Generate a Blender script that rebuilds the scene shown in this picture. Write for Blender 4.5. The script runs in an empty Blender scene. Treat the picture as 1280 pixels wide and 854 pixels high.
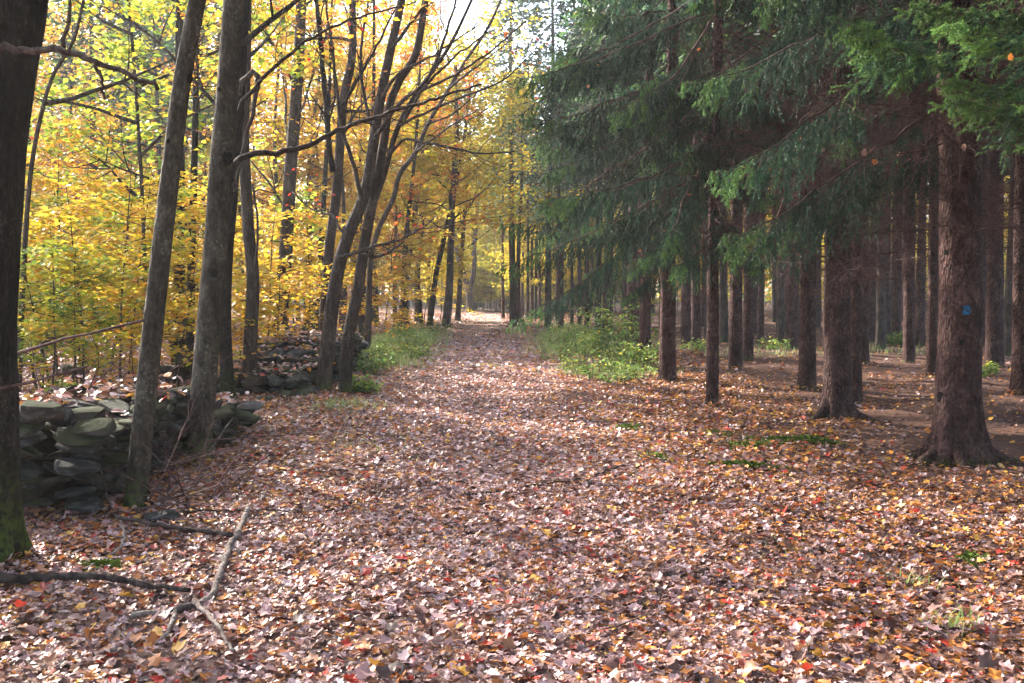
import bpy, math, random
import numpy as np
from mathutils import Vector, Matrix

SEED = 11
random.seed(SEED)
rng = np.random.default_rng(SEED)
SC = bpy.context.scene
COL = SC.collection
PI = math.pi

# ------------------------------------------------------------------ camera, world, sun, exposure
F = 1280 * 35 / 36
PITCH = math.atan(57 / F)
CAMP = np.array([0.0, 0.0, 1.6])
cam = bpy.data.cameras.new('camera')
cam.lens = 35; cam.sensor_width = 36; cam.clip_start = 0.05; cam.clip_end = 3000
co = bpy.data.objects.new('camera', cam)
co.location = CAMP
co.rotation_euler = (PI / 2 - PITCH, 0, 0)
COL.objects.link(co); SC.camera = co

SUN_EL = math.radians(32); SUN_AZ = math.radians(-46)      # azimuth measured from +Y towards +X
w = bpy.data.worlds.new('World'); SC.world = w; w.use_nodes = True
wn = w.node_tree.nodes; wl = w.node_tree.links
sky = wn.new('ShaderNodeTexSky'); sky.sky_type = 'NISHITA'; sky.sun_disc = False
sky.sun_elevation = SUN_EL; sky.sun_rotation = SUN_AZ
sky.air_density = 1.0; sky.dust_density = 2.4; sky.ozone_density = 1.0
bg = wn['Background']; bg.inputs['Strength'].default_value = 0.15
wl.new(sky.outputs['Color'], bg.inputs['Color'])

sl = bpy.data.lights.new('sun', 'SUN'); sl.energy = 4.0; sl.angle = math.radians(1.0); sl.color = (1.0, 0.93, 0.82)
so = bpy.data.objects.new('sun', sl); COL.objects.link(so)
sd = Vector((math.sin(SUN_AZ) * math.cos(SUN_EL), math.cos(SUN_AZ) * math.cos(SUN_EL), math.sin(SUN_EL)))
so.rotation_euler = sd.to_track_quat('Z', 'Y').to_euler(); so.location = (0, 0, 40)

SC.view_settings.view_transform = 'Standard'; SC.view_settings.look = 'None'
SC.view_settings.exposure = 2.68; SC.view_settings.gamma = 1.0
SC.render.engine = 'CYCLES'
SC.cycles.use_denoising = True
SC.cycles.max_bounces = 8; SC.cycles.diffuse_bounces = 4; SC.cycles.transmission_bounces = 4
SC.cycles.transparent_max_bounces = 8; SC.cycles.sample_clamp_indirect = 8

# ------------------------------------------------------------------ projection helpers
def ray(px, py):
    cx = (px - 640) / F; cy = (427 - py) / F
    return np.array([cx, math.cos(PITCH) + cy * math.sin(PITCH), -math.sin(PITCH) + cy * math.cos(PITCH)])

def at(px, py, Y):
    d = ray(px, py)
    return CAMP + d * (Y / d[1])

def g(x, y):
    """height of the forest floor"""
    x = np.asarray(x, float); y = np.asarray(y, float)
    z = 0.030 * np.sin(x * 1.1 + 0.6 * np.sin(y * .5)) * np.sin(y * 0.83 + 1.0) + 0.018 * np.sin(x * 2.7 + y * 1.9) + 0.012 * np.sin(x * 5.1 - y * 3.7)
    z = z + 0.10 * np.exp(-((x + 3.4) / 1.1) ** 2) * (y > -50) + 0.0 * y
    z = z + 0.35 * np.clip((y - 60) / 60, 0, 4)
    return z

def gp(px, py):
    d = ray(px, py); z = 0.0
    for _ in range(6):
        t = (z - CAMP[2]) / d[2]; p = CAMP + d * t; z = float(g(p[0], p[1]))
    return np.array([p[0], p[1], z])

def path_x(y):
    return -0.03 * np.asarray(y, float)

# ------------------------------------------------------------------ mesh builder
class MB:
    def __init__(s):
        s.v = []; s.t = []; s.q = []; s.ta = []; s.n = 0; s.mt = []; s.mq = []
    def add(s, v, tris=None, quads=None, tint=0.0, mat=0):
        v = np.asarray(v, float).reshape(-1, 3); k = len(v)
        s.v.append(v)
        s.ta.append(np.broadcast_to(np.asarray(tint, float), (k,)))
        if tris is not None and len(tris):
            a = np.asarray(tris, int).reshape(-1, 3) + s.n; s.t.append(a); s.mt.append(np.full(len(a), mat))
        if quads is not None and len(quads):
            a = np.asarray(quads, int).reshape(-1, 4) + s.n; s.q.append(a); s.mq.append(np.full(len(a), mat))
        s.n += k
    def mesh(s, name, mats, smooth=True):
        me = bpy.data.meshes.new(name)
        V = np.concatenate(s.v) if s.v else np.zeros((0, 3))
        T = np.concatenate(s.t) if s.t else np.zeros((0, 3), int)
        Q = np.concatenate(s.q) if s.q else np.zeros((0, 4), int)
        me.vertices.add(len(V)); me.vertices.foreach_set('co', V.astype(np.float32).ravel())
        nl = 3 * len(T) + 4 * len(Q)
        me.loops.add(nl)
        me.loops.foreach_set('vertex_index', np.concatenate([T.ravel(), Q.ravel()]).astype(np.int32))
        me.polygons.add(len(T) + len(Q))
        ls = np.concatenate([np.arange(len(T)) * 3, 3 * len(T) + np.arange(len(Q)) * 4]).astype(np.int32)
        me.polygons.foreach_set('loop_start', ls)
        mi = np.concatenate((s.mt or [np.zeros(0, int)]) + (s.mq or [np.zeros(0, int)])).astype(np.int32)
        if not isinstance(mats, (list, tuple)): mats = [mats]
        for m in mats: me.materials.append(m)
        me.polygons.foreach_set('material_index', mi)
        me.polygons.foreach_set('use_smooth', np.full(len(mi), smooth))
        a = me.attributes.new('tint', 'FLOAT', 'POINT')
        a.data.foreach_set('value', np.concatenate(s.ta).astype(np.float32) if s.ta else np.zeros(0, np.float32))
        me.update(calc_edges=True)
        return me

def obj(name, me, parent=None, loc=None, rot=None, scale=None):
    if isinstance(me, MB): raise TypeError
    o = bpy.data.objects.new(name, me); COL.objects.link(o)
    if parent is not None: o.parent = parent
    if loc is not None: o.location = loc
    if rot is not None: o.rotation_euler = rot
    if scale is not None: o.scale = scale if hasattr(scale, '__len__') else (scale,) * 3
    return o

def tag(o, label=None, cat=None, group=None, kind=None):
    if label: o['label'] = label
    if cat: o['category'] = cat
    if group: o['group'] = group
    if kind: o['kind'] = kind
    return o

def thing(name, label, cat, loc=(0, 0, 0), rz=0.0, group=None):
    o = bpy.data.objects.new(name, None); COL.objects.link(o)
    o.empty_display_size = 0.2
    o.location = loc; o.rotation_euler = (0, 0, rz)
    return tag(o, label, cat, group)

CH = {}
def dup(root, loc, rz, sc, label, group=None):
    r = root.copy(); COL.objects.link(r)
    r.location = loc; r.rotation_euler = (0, 0, rz); r.scale = (sc, sc, sc)
    r['label'] = label
    if group: r['group'] = group
    out = {}
    for ch in CH[root.name]:
        c = ch.copy(); COL.objects.link(c); c.parent = r
        out.setdefault(ch.name.split('.')[0], c)
    return r, out

# ------------------------------------------------------------------ materials
class N:
    def __init__(s, name):
        s.m = bpy.data.materials.new(name); s.m.use_nodes = True
        s.nt = s.m.node_tree; s.nt.nodes.clear()
        s.out = s.nt.nodes.new('ShaderNodeOutputMaterial')
    def n(s, typ, **kw):
        nd = s.nt.nodes.new('ShaderNode' + typ)
        for k, v in kw.items():
            if hasattr(nd, k) and not k[0].isupper(): setattr(nd, k, v)
        return nd
    def l(s, a, b): s.nt.links.new(a, b)
    def coord(s, scale=(1, 1, 1), which='Object'):
        tc = s.n('TexCoord'); mp = s.n('Mapping'); mp.inputs['Scale'].default_value = scale
        s.l(tc.outputs[which], mp.inputs['Vector']); return mp.outputs['Vector']
    def noise(s, vec, scale, detail=4, rough=.55):
        nd = s.n('TexNoise'); nd.inputs['Scale'].default_value = scale; nd.inputs['Detail'].default_value = detail
        nd.inputs['Roughness'].default_value = rough; s.l(vec, nd.inputs['Vector']); return nd.outputs['Fac']
    def voro(s, vec, scale, feature='F1', out='Distance'):
        nd = s.n('TexVoronoi'); nd.feature = feature; nd.inputs['Scale'].default_value = scale
        s.l(vec, nd.inputs['Vector']); return nd.outputs[out]
    def ramp(s, fac, stops, interp='LINEAR'):
        nd = s.n('ValToRGB'); cr = nd.color_ramp; cr.interpolation = interp
        while len(cr.elements) < len(stops): cr.elements.new(0.5)
        for e, (p, c) in zip(cr.elements, stops):
            e.position = p; e.color = (*c, 1)
        s.l(fac, nd.inputs['Fac']); return nd.outputs['Color']
    def mix(s, fac, a, b, blend='MIX'):
        nd = s.n('Mix'); nd.data_type = 'RGBA'; nd.blend_type = blend
        for val, idx in ((fac, 0), (a, 6), (b, 7)):
            if hasattr(val, 'is_linked') or isinstance(val, bpy.types.NodeSocket): s.l(val, nd.inputs[idx])
            elif idx == 0: nd.inputs[0].default_value = val
            else: nd.inputs[idx].default_value = (*val, 1)
        return nd.outputs[2]
    def math(s, op, a, b=0.0, clamp=False):
        nd = s.n('Math'); nd.operation = op; nd.use_clamp = clamp
        for i, val in enumerate((a, b)):
            if isinstance(val, bpy.types.NodeSocket): s.l(val, nd.inputs[i])
            else: nd.inputs[i].default_value = val
        return nd.outputs[0]
    def mapr(s, v, a, b, c=0.0, d=1.0):
        nd = s.n('MapRange'); s.l(v, nd.inputs[0])
        for i, x in enumerate((a, b, c, d)): nd.inputs[i + 1].default_value = x
        return nd.outputs[0]
    def attr(s, name='tint'):
        nd = s.n('Attribute'); nd.attribute_name = name; return nd.outputs['Fac']
    def bump(s, h, strength=.5, dist=.02):
        nd = s.n('Bump'); nd.inputs['Strength'].default_value = strength; nd.inputs['Distance'].default_value = dist
        s.l(h, nd.inputs['Height']); return nd.outputs['Normal']
    def principled(s, col, rough=.9, spec=.2, normal=None):
        nd = s.n('BsdfPrincipled')
        if isinstance(col, bpy.types.NodeSocket): s.l(col, nd.inputs['Base Color'])
        else: nd.inputs['Base Color'].default_value = (*col, 1)
        nd.inputs['Roughness'].default_value = rough
        nd.inputs['Specular IOR Level'].default_value = spec
        if normal is not None: s.l(normal, nd.inputs['Normal'])
        s.l(nd.outputs[0], s.out.inputs['Surface']); return nd

def bark(name, dark, mid, light, sc=9.0, stretch=.16, strength=.7, moss=0.35, lichen=0.0, scaly=False):
    m = N(name)
    v = m.coord((1, 1, stretch)); v1 = m.coord((1, 1, 1))
    n1 = m.noise(v, sc, 6, .62); n2 = m.noise(v1, 3.0, 4, .5); n3 = m.noise(m.coord((1, 1, .55)), 46, 4, .65)
    if scaly: h = m.voro(m.coord((1, 1, .45)), 42); h = m.math('MULTIPLY', h, 1.3)
    else: h = m.voro(v, sc * 2.2)
    hh = m.math('ADD', m.math('MULTIPLY', h, .7), n1)
    hh = m.math('ADD', hh, m.math('MULTIPLY', n3, .25))
    c = m.ramp(m.math('ADD', m.math('ADD', m.math('MULTIPLY', n1, .4), m.math('MULTIPLY', n2, .22)), m.math('MULTIPLY', n3, .38)), [(.39, dark), (.5, mid), (.61, light)])
    if lichen > 0:
        ln = m.noise(v1, 34, 4, .75)
        lm = m.mapr(ln, .57, .66); lm = m.math('MULTIPLY', lm, m.mapr(n2, .45, .62)); lm = m.math('MULTIPLY', lm, lichen)
        c = m.mix(lm, c, (.34, .36, .31))
    if moss > 0:
        tc = m.n('TexCoord'); sp = m.n('SeparateXYZ'); m.l(tc.outputs['Object'], sp.inputs[0])
        mz = m.mapr(sp.outputs['Z'], moss, 0.0)
        mm = m.math('MULTIPLY', mz, m.mapr(m.noise(v1, 17, 5, .7), .43, .56), True)
        c = m.mix(m.math('MULTIPLY', mm, .95), c, (.055, .085, .010))
    m.principled(c, .95, .12, m.bump(hh, strength, .03))
    return m.m

M = {}
M['bark_grey'] = bark('grey_bark', (.015, .013, .010), (.042, .036, .028), (.092, .080, .063), 13, .5, .6, .3, .45)
M['bark_dark'] = bark('dark_furrowed_bark', (.004, .003, .0027), (.012, .0095, .008), (.034, .027, .023), 20, .28, 1.0, .65, .2)
M['bark_mid'] = bark('brown_bark', (.016, .012, .011), (.048, .036, .031), (.10, .077, .066), 14, .25, .9, .25, .4)
M['bark_spruce'] = bark('spruce_bark', (.013, .007, .0065), (.048, .025, .023), (.115, .064, .056), 14, .5, 1.0, .10, .3, True)
M['twig'] = bark('dead_twig', (.028, .015, .014), (.080, .044, .040), (.14, .085, .078), 10, .5, .3, 0)
M['pale_wood'] = bark('pale_lichened_wood', (.06, .045, .037), (.15, .12, .105), (.27, .235, .21), 10, .8, .5, 0, .8)
M['dark_wood'] = bark('dark_rotten_wood', (.012, .009, .008), (.04, .028, .024), (.09, .068, .058), 10, .5, .6, 0, .1)

def leaf_mat(name, stops, trans=.5, objcol=True, rough=.5, interp='LINEAR', spread=.34, vary=0.0):
    m = N(name)
    t = m.attr()
    if objcol:
        oi = m.n('ObjectInfo'); sp = m.n('SeparateColor'); m.l(oi.outputs['Color'], sp.inputs[0])
        t = m.math('ADD', sp.outputs[0], m.math('MULTIPLY', m.math('SUBTRACT', t, .5), spread), True)
    c = m.ramp(t, stops, interp)
    if vary > 0:
        oi2 = m.n('ObjectInfo'); hv = m.n('HueSaturation'); m.l(m.mapr(oi2.outputs['Random'], 0, 1, 1 - vary, 1 + vary), hv.inputs['Value']); m.l(c, hv.inputs['Color']); c = hv.outputs['Color']
    p = m.n('BsdfPrincipled'); m.l(c, p.inputs['Base Color'])
    p.inputs['Roughness'].default_value = rough; p.inputs['Specular IOR Level'].default_value = .12
    tr = m.n('BsdfTranslucent'); m.l(c, tr.inputs['Color'])
    mx = m.n('MixShader'); mx.inputs[0].default_value = trans
    m.l(p.outputs[0], mx.inputs[1]); m.l(tr.outputs[0], mx.inputs[2]); m.l(mx.outputs[0], m.out.inputs['Surface'])
    return m.m

AUT = [(0.0, (.05, .10, .02)), (.2, (.22, .32, .04)), (.4, (.56, .47, .04)), (.55, (.62, .37, .035)), (.7, (.52, .21, .035)), (.85, (.55, .13, .03)), (1.0, (.50, .035, .02))]
M['leaf'] = leaf_mat('autumn_leaf', AUT, .55)
M['herb'] = leaf_mat('green_leaf', [(0, (.055, .12, .03)), (.5, (.15, .25, .055)), (.8, (.34, .37, .06)), (1, (.55, .40, .06))], .45, False)
M['grass'] = leaf_mat('grass_blade', [(0, (.16, .24, .06)), (.6, (.32, .43, .14)), (1, (.56, .50, .25))], .35, False)
M['moss'] = leaf_mat('moss_tuft', [(0, (.03, .05, .008)), (.6, (.07, .11, .012)), (1, (.14, .17, .03))], .15, False, .9)
M['needle'] = leaf_mat('spruce_needle', [(0, (.013, .036, .026)), (.5, (.033, .080, .050)), (.8, (.075, .16, .06)), (1, (.14, .25, .06))], .25, False, .6, 'LINEAR', .34, .5)
M['pine_needle'] = leaf_mat('pine_needle', [(0, (.045, .07, .05)), (.5, (.08, .12, .075)), (1, (.14, .18, .10))], .3, False, .6)
LIT = [(.00, (.42, .265, .26)), (.11, (.31, .18, .145)), (.20, (.17, .08, .052)), (.29, (.26, .12, .062)), (.38, (.53, .375, .365)), (.46, (.085, .040, .036)),
       (.54, (.40, .14, .038)), (.63, (.54, .20, .035)), (.70, (.37, .22, .215)), (.77, (.60, .32, .05)), (.81, (.45, .045, .025)), (.845, (.27, .145, .115)), (.91, (.06, .032, .026)), (.975, (.50, .12, .08))]
def litter_mat():
    m = N('fallen_leaf')
    c = m.ramp(m.attr(), LIT, 'CONSTANT')
    v = m.coord(); nz = m.noise(v, 45, 3, .6)
    c = m.mix(m.mapr(nz, .45, .75, 0, .4), c, (.10, .05, .035))
    p = m.principled(c, .42, .35)
    tr = m.n('BsdfTranslucent'); m.l(c, tr.inputs['Color'])
    mx = m.n('MixShader'); mx.inputs[0].default_value = .18
    m.l(p.outputs[0], mx.inputs[1]); m.l(tr.outputs[0], mx.inputs[2]); m.l(mx.outputs[0], m.out.inputs['Surface'])
    return m.m
M['litter'] = litter_mat()

def ground_mat(name, path):
    m = N(name)
    v = m.coord(); 
    n1 = m.noise(v, 14, 5, .7); n2 = m.noise(v, .9, 3); vc = m.voro(v, 13, out='Color')
    sp = m.n('SeparateColor'); m.l(vc, sp.inputs[0])
    leafc = m.ramp(sp.outputs[0], [(0, (.13, .075, .055)), (.3, (.24, .145, .11)), (.5, (.16, .08, .05)), (.65, (.34, .23, .19)), (.8, (.30, .14, .06)), (.92, (.08, .045, .035))], 'CONSTANT')
    soil = m.ramp(n1, [(.3, (.03, .018, .013)), (.55, (.075, .045, .033)), (.75, (.14, .09, .065))])
    if path:
        pale = m.ramp(n1, [(.3, (.14, .095, .08)), (.5, (.27, .19, .165)), (.72, (.40, .30, .27))])
        c = m.mix(m.mapr(n2, .35, .7, .15, .5), pale, leafc)
    else:
        need = m.ramp(n1, [(.3, (.04, .020, .014)), (.55, (.085, .043, .030)), (.75, (.13, .075, .054))])
        tc = m.n('TexCoord'); s2 = m.n('SeparateXYZ'); m.l(tc.outputs['Object'], s2.inputs[0])
        f = m.mapr(m.math('ADD', s2.outputs['X'], m.math('MULTIPLY', n2, 3)), 3.2, 6.0)
        c = m.mix(m.mapr(n2, .35, .7, .3, .75), soil, leafc)
        c = m.mix(f, c, need)
    h = m.math('ADD', n1, m.math('MULTIPLY', sp.outputs[1], .5))
    m.principled(c, .95, .1, m.bump(h, .8, .03))
    return m.m
M['floor'] = ground_mat('forest_floor_soil', False)
M['path'] = ground_mat('trodden_path_soil', True)

def stone_mat():
    m = N('mossy_stone')
    v = m.coord(); oi = m.n('ObjectInfo')
    nd = m.n('VectorMath'); nd.operation = 'ADD'; m.l(v, nd.inputs[0])
    cb = m.n('CombineXYZ'); 
    for i in range(3): m.l(m.math('MULTIPLY', oi.outputs['Random'], 17.0 + i), cb.inputs[i])
    m.l(cb.outputs[0], nd.inputs[1]); v = nd.outputs[0]
    n1 = m.noise(v, 2.2, 6, .65); n2 = m.noise(v, 9, 4, .6)
    c = m.ramp(n1, [(.3, (.014, .013, .0125)), (.5, (.046, .043, .041)), (.66, (.15, .145, .135))])
    c2 = m.mix(m.mapr(oi.outputs['Random'], .55, 1, 0, .6), c, (.075, .042, .032))
    c2 = m.mix(m.mapr(n2, .62, .72, 0, .6), c2, (.28, .29, .26))
    n4 = m.noise(v, 38, 4, .7); c2 = m.mix(m.mapr(n4, .40, .62, .55, 0), c2, (.012, .011, .010))
    ge = m.n('NewGeometry'); sp = m.n('SeparateXYZ'); m.l(ge.outputs['Normal'], sp.inputs[0])
    up = m.mapr(m.math('ADD', sp.outputs['Z'], m.math('MULTIPLY', m.noise(v, 1.6, 4), 1.6)), .95, 1.5)
    up = m.math('MULTIPLY', up, m.mapr(oi.outputs['Random'], .35, .6))
    c2 = m.mix(m.math('MULTIPLY', up, .65), c2, (.032, .045, .008))
    m.principled(c2, .9, .2, m.bump(m.math('ADD', m.math('ADD', n2, n1), m.math('MULTIPLY', n4, .6)), .7, .03))
    return m.m
M['stone'] = stone_mat()
def flat(name, col, rough=.9):
    m = N(name); v = m.coord(); n1 = m.noise(v, 30, 4)
    m.principled(m.mix(m.mapr(n1, .35, .7), col, tuple(c * .45 for c in col)), rough, .1, m.bump(n1, .5, .01)); return m.m
M['gap_fill'] = flat('dark_gap_fill', (.03, .022, .018))  # dark tone standing in for shaded gaps between wall stones
def blaze_mat():
    m = N('faded_blue_paint'); v = m.coord(); n1 = m.noise(v, 55, 5, .7); n2 = m.noise(v, 16, 3)
    c = m.mix(m.mapr(n2, .35, .65), (.012, .10, .24), (.03, .17, .33))
    c = m.mix(m.mapr(n1, .50, .60), c, (.035, .022, .018)); m.principled(c, .95, .1, m.bump(n1, 1.0, .02)); return m.m
M['blue'] = blaze_mat()
M['scar'] = flat('dark_bark_scar', (.012, .009, .008))

# ------------------------------------------------------------------ tubes, limbs, leaves
def catmull(P, n):
    P = np.asarray(P, float)
    if len(P) < 3:
        t = np.linspace(0, 1, n)[:, None]; return P[0] * (1 - t) + P[-1] * t
    Q = np.vstack([2 * P[0] - P[1], P, 2 * P[-1] - P[-2]])
    seg = np.linalg.norm(np.diff(P, axis=0), axis=1); cum = np.concatenate([[0], np.cumsum(seg)])
    s = np.linspace(0, cum[-1], n); i = np.clip(np.searchsorted(cum, s, side='right') - 1, 0, len(seg) - 1)
    t = ((s - cum[i]) / np.maximum(seg[i], 1e-9))[:, None]
    p0, p1, p2, p3 = Q[i], Q[i + 1], Q[i + 2], Q[i + 3]
    return .5 * (2 * p1 + (p2 - p0) * t + (2 * p0 - 5 * p1 + 4 * p2 - p3) * t ** 2 + (3 * p1 - p0 - 3 * p2 + p3) * t ** 3)

def tube(mb, P, R, sides=6, tint=0.0, mat=0, mod=None, cap=True):
    P = np.asarray(P, float); n = len(P); R = np.broadcast_to(np.asarray(R, float), (n,))
    T = np.gradient(P, axis=0); T /= np.maximum(np.linalg.norm(T, axis=1), 1e-9)[:, None]
    a = np.array([1.0, 0, 0]) if abs(T[0][0]) < .8 else np.array([0, 1.0, 0])
    A = np.zeros((n, 3))
    for i in range(n):
        a = a - T[i] * a.dot(T[i]); a = a / max(np.linalg.norm(a), 1e-9); A[i] = a
    B = np.cross(T, A)
    th = np.arange(sides) * 2 * PI / sides
    rr = R[:, None] * np.ones((1, sides))
    if mod is not None: rr = rr * mod(th[None, :], np.arange(n)[:, None])
    V = P[:, None] + rr[..., None] * (np.cos(th)[None, :, None] * A[:, None] + np.sin(th)[None, :, None] * B[:, None])
    V = V.reshape(-1, 3)
    i = np.arange(n - 1)[:, None] * sides; j = np.arange(sides)[None, :]; k = (j + 1) % sides
    Q = np.stack([i + j, i + k, i + sides + k, i + sides + j], -1).reshape(-1, 4)
    tr = None
    if cap:
        V = np.vstack([V, P[-1:]]); e = (n - 1) * sides; c = n * sides
        tr = np.stack([e + np.arange(sides), e + (np.arange(sides) + 1) % sides, np.full(sides, c)], -1)
    mb.add(V, tr, Q, tint, mat)

def trunk_mesh(P, r0, r1, name, mat, flare=.9, fl_h=.22, sides=20, amp=.05, lobes=5, seed=0, step=.12, maxn=90, bump=0.0):
    r = np.random.default_rng(seed + 500)
    L = np.linalg.norm(np.diff(np.asarray(P, float), axis=0), axis=1).sum()
    n = int(min(maxn, max(14, L / step)))
    Q = catmull(P, n); s = np.linspace(0, L, n)
    # finer rings at the base
    R = r0 + (r1 - r0) * (s / L) ** .9
    ph = r.uniform(0, 2 * PI, 12)
    lob = np.maximum(0, np.cos(lobes * np.arange(sides) * 2 * PI / sides + ph[0] + .8 * np.sin(np.arange(sides) * 2 * PI / sides + ph[7]))) ** 1.5
    def mod(th, i):
        z = s[i]
        m = 1 + amp * (np.sin(2 * th + ph[1] + z * .9) + .7 * np.sin(3 * th + ph[2] - z * 1.7) + .5 * np.sin(5 * th + ph[3] + z * 3.1) + .5 * np.sin(z * 4.3 + ph[4] + th))
        if bump > 0: m = m + bump * np.sin(9 * th + ph[5] + 2 * np.sin(z * 3 + ph[6])) + bump * .7 * np.sin(13 * th + ph[8] + 3 * np.sin(z * 5))
        f = flare * np.exp(-z / fl_h)
        return m + f * (.35 + lob[None, :])
    mb = MB()
    # concentrate rings near the base
    u = np.linspace(0, 1, n) ** 1.35
    Q = catmull(P, n * 4); idx = np.clip((u * (n * 4 - 1)).round().astype(int), 0, n * 4 - 1); idx = np.unique(idx)
    sfull = np.linspace(0, L, n * 4)
    Q = Q[idx]; s = sfull[idx]; R = r0 + (r1 - r0) * (s / L) ** .9
    Q[0, 2] -= .0
    tube(mb, Q, R, sides, 0, 0, mod)
    return mb.mesh(name, mat)

def unit(v): return v / max(np.linalg.norm(v), 1e-9)

def wander(p, d, L, r, n, wob=.12, up=.0, droop=0.0):
    pts = [np.array(p, float)]; d = unit(np.array(d, float)); st = L / (n - 1)
    for i in range(n - 1):
        d = unit(d + r.normal(0, wob, 3) + np.array([0, 0, up - droop * i / n]))
        pts.append(pts[-1] + d * st)
    return np.array(pts)

def grow(mb, p, d, L, rad, level, maxl, r, tips, nchild=(4, 5), up=.05, ang=(.6, 1.1), wob=.12, sides=None, mat=0, flatness=.45, ratio=(.45, .65)):
    n = max(4, int(L / .35) + 2) if level < maxl else 4
    P = wander(p, d, L, r, n, wob, up)
    sd = sides or max(3, 7 - 2 * level)
    tube(mb, P, np.linspace(rad, rad * .3, n), sd, 0, mat, cap=False)
    if level >= maxl:
        tips.append(P); return P
    k = r.integers(nchild[0], nchild[1] + 1)
    for c in range(k):
        t = r.uniform(.25, 1.0) if c < k - 1 else 1.0
        i = min(n - 2, int(t * (n - 1))); dd = unit(P[i + 1] - P[i])
        x = unit(r.normal(0, 1, 3) * np.array([1, 1, flatness])); x = unit(x - dd * x.dot(dd))
        a = r.uniform(*ang) if c < k - 1 else r.uniform(.0, .3)
        grow(mb, P[i] + (P[i + 1] - P[i]) * (t * (n - 1) - i if c < k - 1 else 1), dd * math.cos(a) + x * math.sin(a), L * r.uniform(*ratio), rad * .5 * (1 - .4 * t), level + 1, maxl, r, tips, nchild, up, ang, wob, None, mat, flatness, ratio)
    return P

# leaf templates: x along the leaf, z its normal
LF_DIA = (np.array([[0, 0, 0], [.5, .36, .07], [1, 0, -.08], [.5, -.36, .07]]), np.array([[0, 3, 2], [0, 2, 1]]), None)
LF_MID = (np.array([[0, 0, 0], [.28, .40, .08], [.68, .30, .04], [1, 0, -.10], [.68, -.30, .04], [.28, -.40, .08]]), None, np.array([[0, 3, 2, 1], [0, 5, 4, 3]]))
def maple(r, hi=True):
    out = [(0, 0), (.02, .36), (.26, .34), (.50, .54), (.60, .28), (.80, .20), (1.02, 0)]
    out = np.array(out)
    full = np.vstack([out, out[1:-1][::-1] * np.array([1, -1])])
    full = full * (1 + r.normal(0, .06, full.shape))
    full[0] = 0
    c = np.array([[.42, 0]])
    V2 = np.vstack([full, c])
    a, b, cc, tw = r.uniform(-.9, 1.0), r.uniform(-.7, .7), r.uniform(-.4, .4), r.uniform(-.6, .6)
    x, y = V2[:, 0] - .45, V2[:, 1]
    z = a * y ** 2 + b * x ** 2 + cc * x * np.abs(y) * 2 + tw * x * y + r.normal(0, .035, len(x))
    V = np.column_stack([V2, z]); V[:, 1] *= 1 - .25 * min(1, abs(a))
    m = len(full)
    tr = np.stack([np.full(m, m), np.arange(m), (np.arange(m) + 1) % m], -1)
    return (V, tr, None)
MAPLES = [maple(np.random.default_rng(100 + i)) for i in range(8)]

def scatter(mb, pos, size, tmpl, r, tilt=.5, tint=None, mat=0, normal=None, yaw=None, lift=None):
    pos = np.asarray(pos, float).reshape(-1, 3); n = len(pos)
    if n == 0: return
    size = np.broadcast_to(np.asarray(size, float), (n,))
    nz = np.column_stack([r.normal(0, tilt, n), r.normal(0, tilt, n), np.ones(n)]) if normal is None else normal
    nz = nz / np.linalg.norm(nz, axis=1)[:, None]
    ya = r.uniform(0, 2 * PI, n) if yaw is None else yaw
    x = np.column_stack([np.cos(ya), np.sin(ya), np.zeros(n)])
    x = x - nz * (x * nz).sum(1)[:, None]; x /= np.maximum(np.linalg.norm(x, axis=1), 1e-6)[:, None]
    y = np.cross(nz, x)
    V, T, Q = tmpl; k = len(V)
    W = pos[:, None] + size[:, None, None] * (V[None, :, 0:1] * x[:, None] + V[None, :, 1:2] * y[:, None] + V[None, :, 2:3] * nz[:, None])
    off = np.arange(n)[:, None, None] * k
    if tint is None: tint = r.random(n)
    mb.add(W.reshape(-1, 3), (T[None] + off).reshape(-1, 3) if T is not None else None, (Q[None] + off).reshape(-1, 4) if Q is not None else None, np.repeat(np.broadcast_to(tint, (n,)), k), mat)

def twig_leaves(tips, per, r, spread=.22):
    pos = []
    for P in tips:
        t = r.uniform(.1, 1.05, per) * (len(P) - 1); i = np.clip(t.astype(int), 0, len(P) - 2); f = (t - i)[:, None]
        q = P[i] * (1 - f) + P[i + 1] * f
        q = q + np.column_stack([r.normal(0, spread, per), r.normal(0, spread, per), r.normal(-.03, spread * .35, per)])
        pos.append(q)
    return np.concatenate(pos) if pos else np.zeros((0, 3))

# ------------------------------------------------------------------ setting: floor, path
def grid_axis(lo, hi, fine_lo, fine_hi, fine, grow_=1.18):
    a = list(np.arange(fine_lo, fine_hi + 1e-6, fine)); st = fine
    x = fine_hi
    while x < hi: st *= grow_; x += st; a.append(x)
    st = fine; x = fine_lo
    while x > lo: st *= grow_; x -= st; a.insert(0, x)
    return np.array(a)
def sheet(name, xs, ys, mat, dz=0.0, xf=None):
    X, Y = np.meshgrid(xs, ys)
    if xf: X = xf(X, Y)
    V = np.stack([X, Y, g(X, Y) + dz], -1).reshape(-1, 3); nx = len(xs); ny = len(ys)
    i = np.arange(ny - 1)[:, None] * nx + np.arange(nx - 1)[None]
    Q = np.stack([i, i + 1, i + nx + 1, i + nx], -1).reshape(-1, 4)
    mb = MB(); mb.add(V, None, Q); return obj(name, mb.mesh(name, mat))
floor_o = tag(sheet('forest_floor', grid_axis(-240, 240, -9, 9, .15), grid_axis(-60, 260, 2, 26, .15), M['floor']), kind='structure')
path_o = tag(sheet('path', np.linspace(-1, 1, 26), grid_axis(-6, 100, 2, 26, .15, 1.05), M['path'], .006,
        lambda X, Y: path_x(Y) + X * (2.0 - .004 * Y) + .15 * np.sin(Y * .8) * np.abs(X)), kind='structure')

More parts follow.
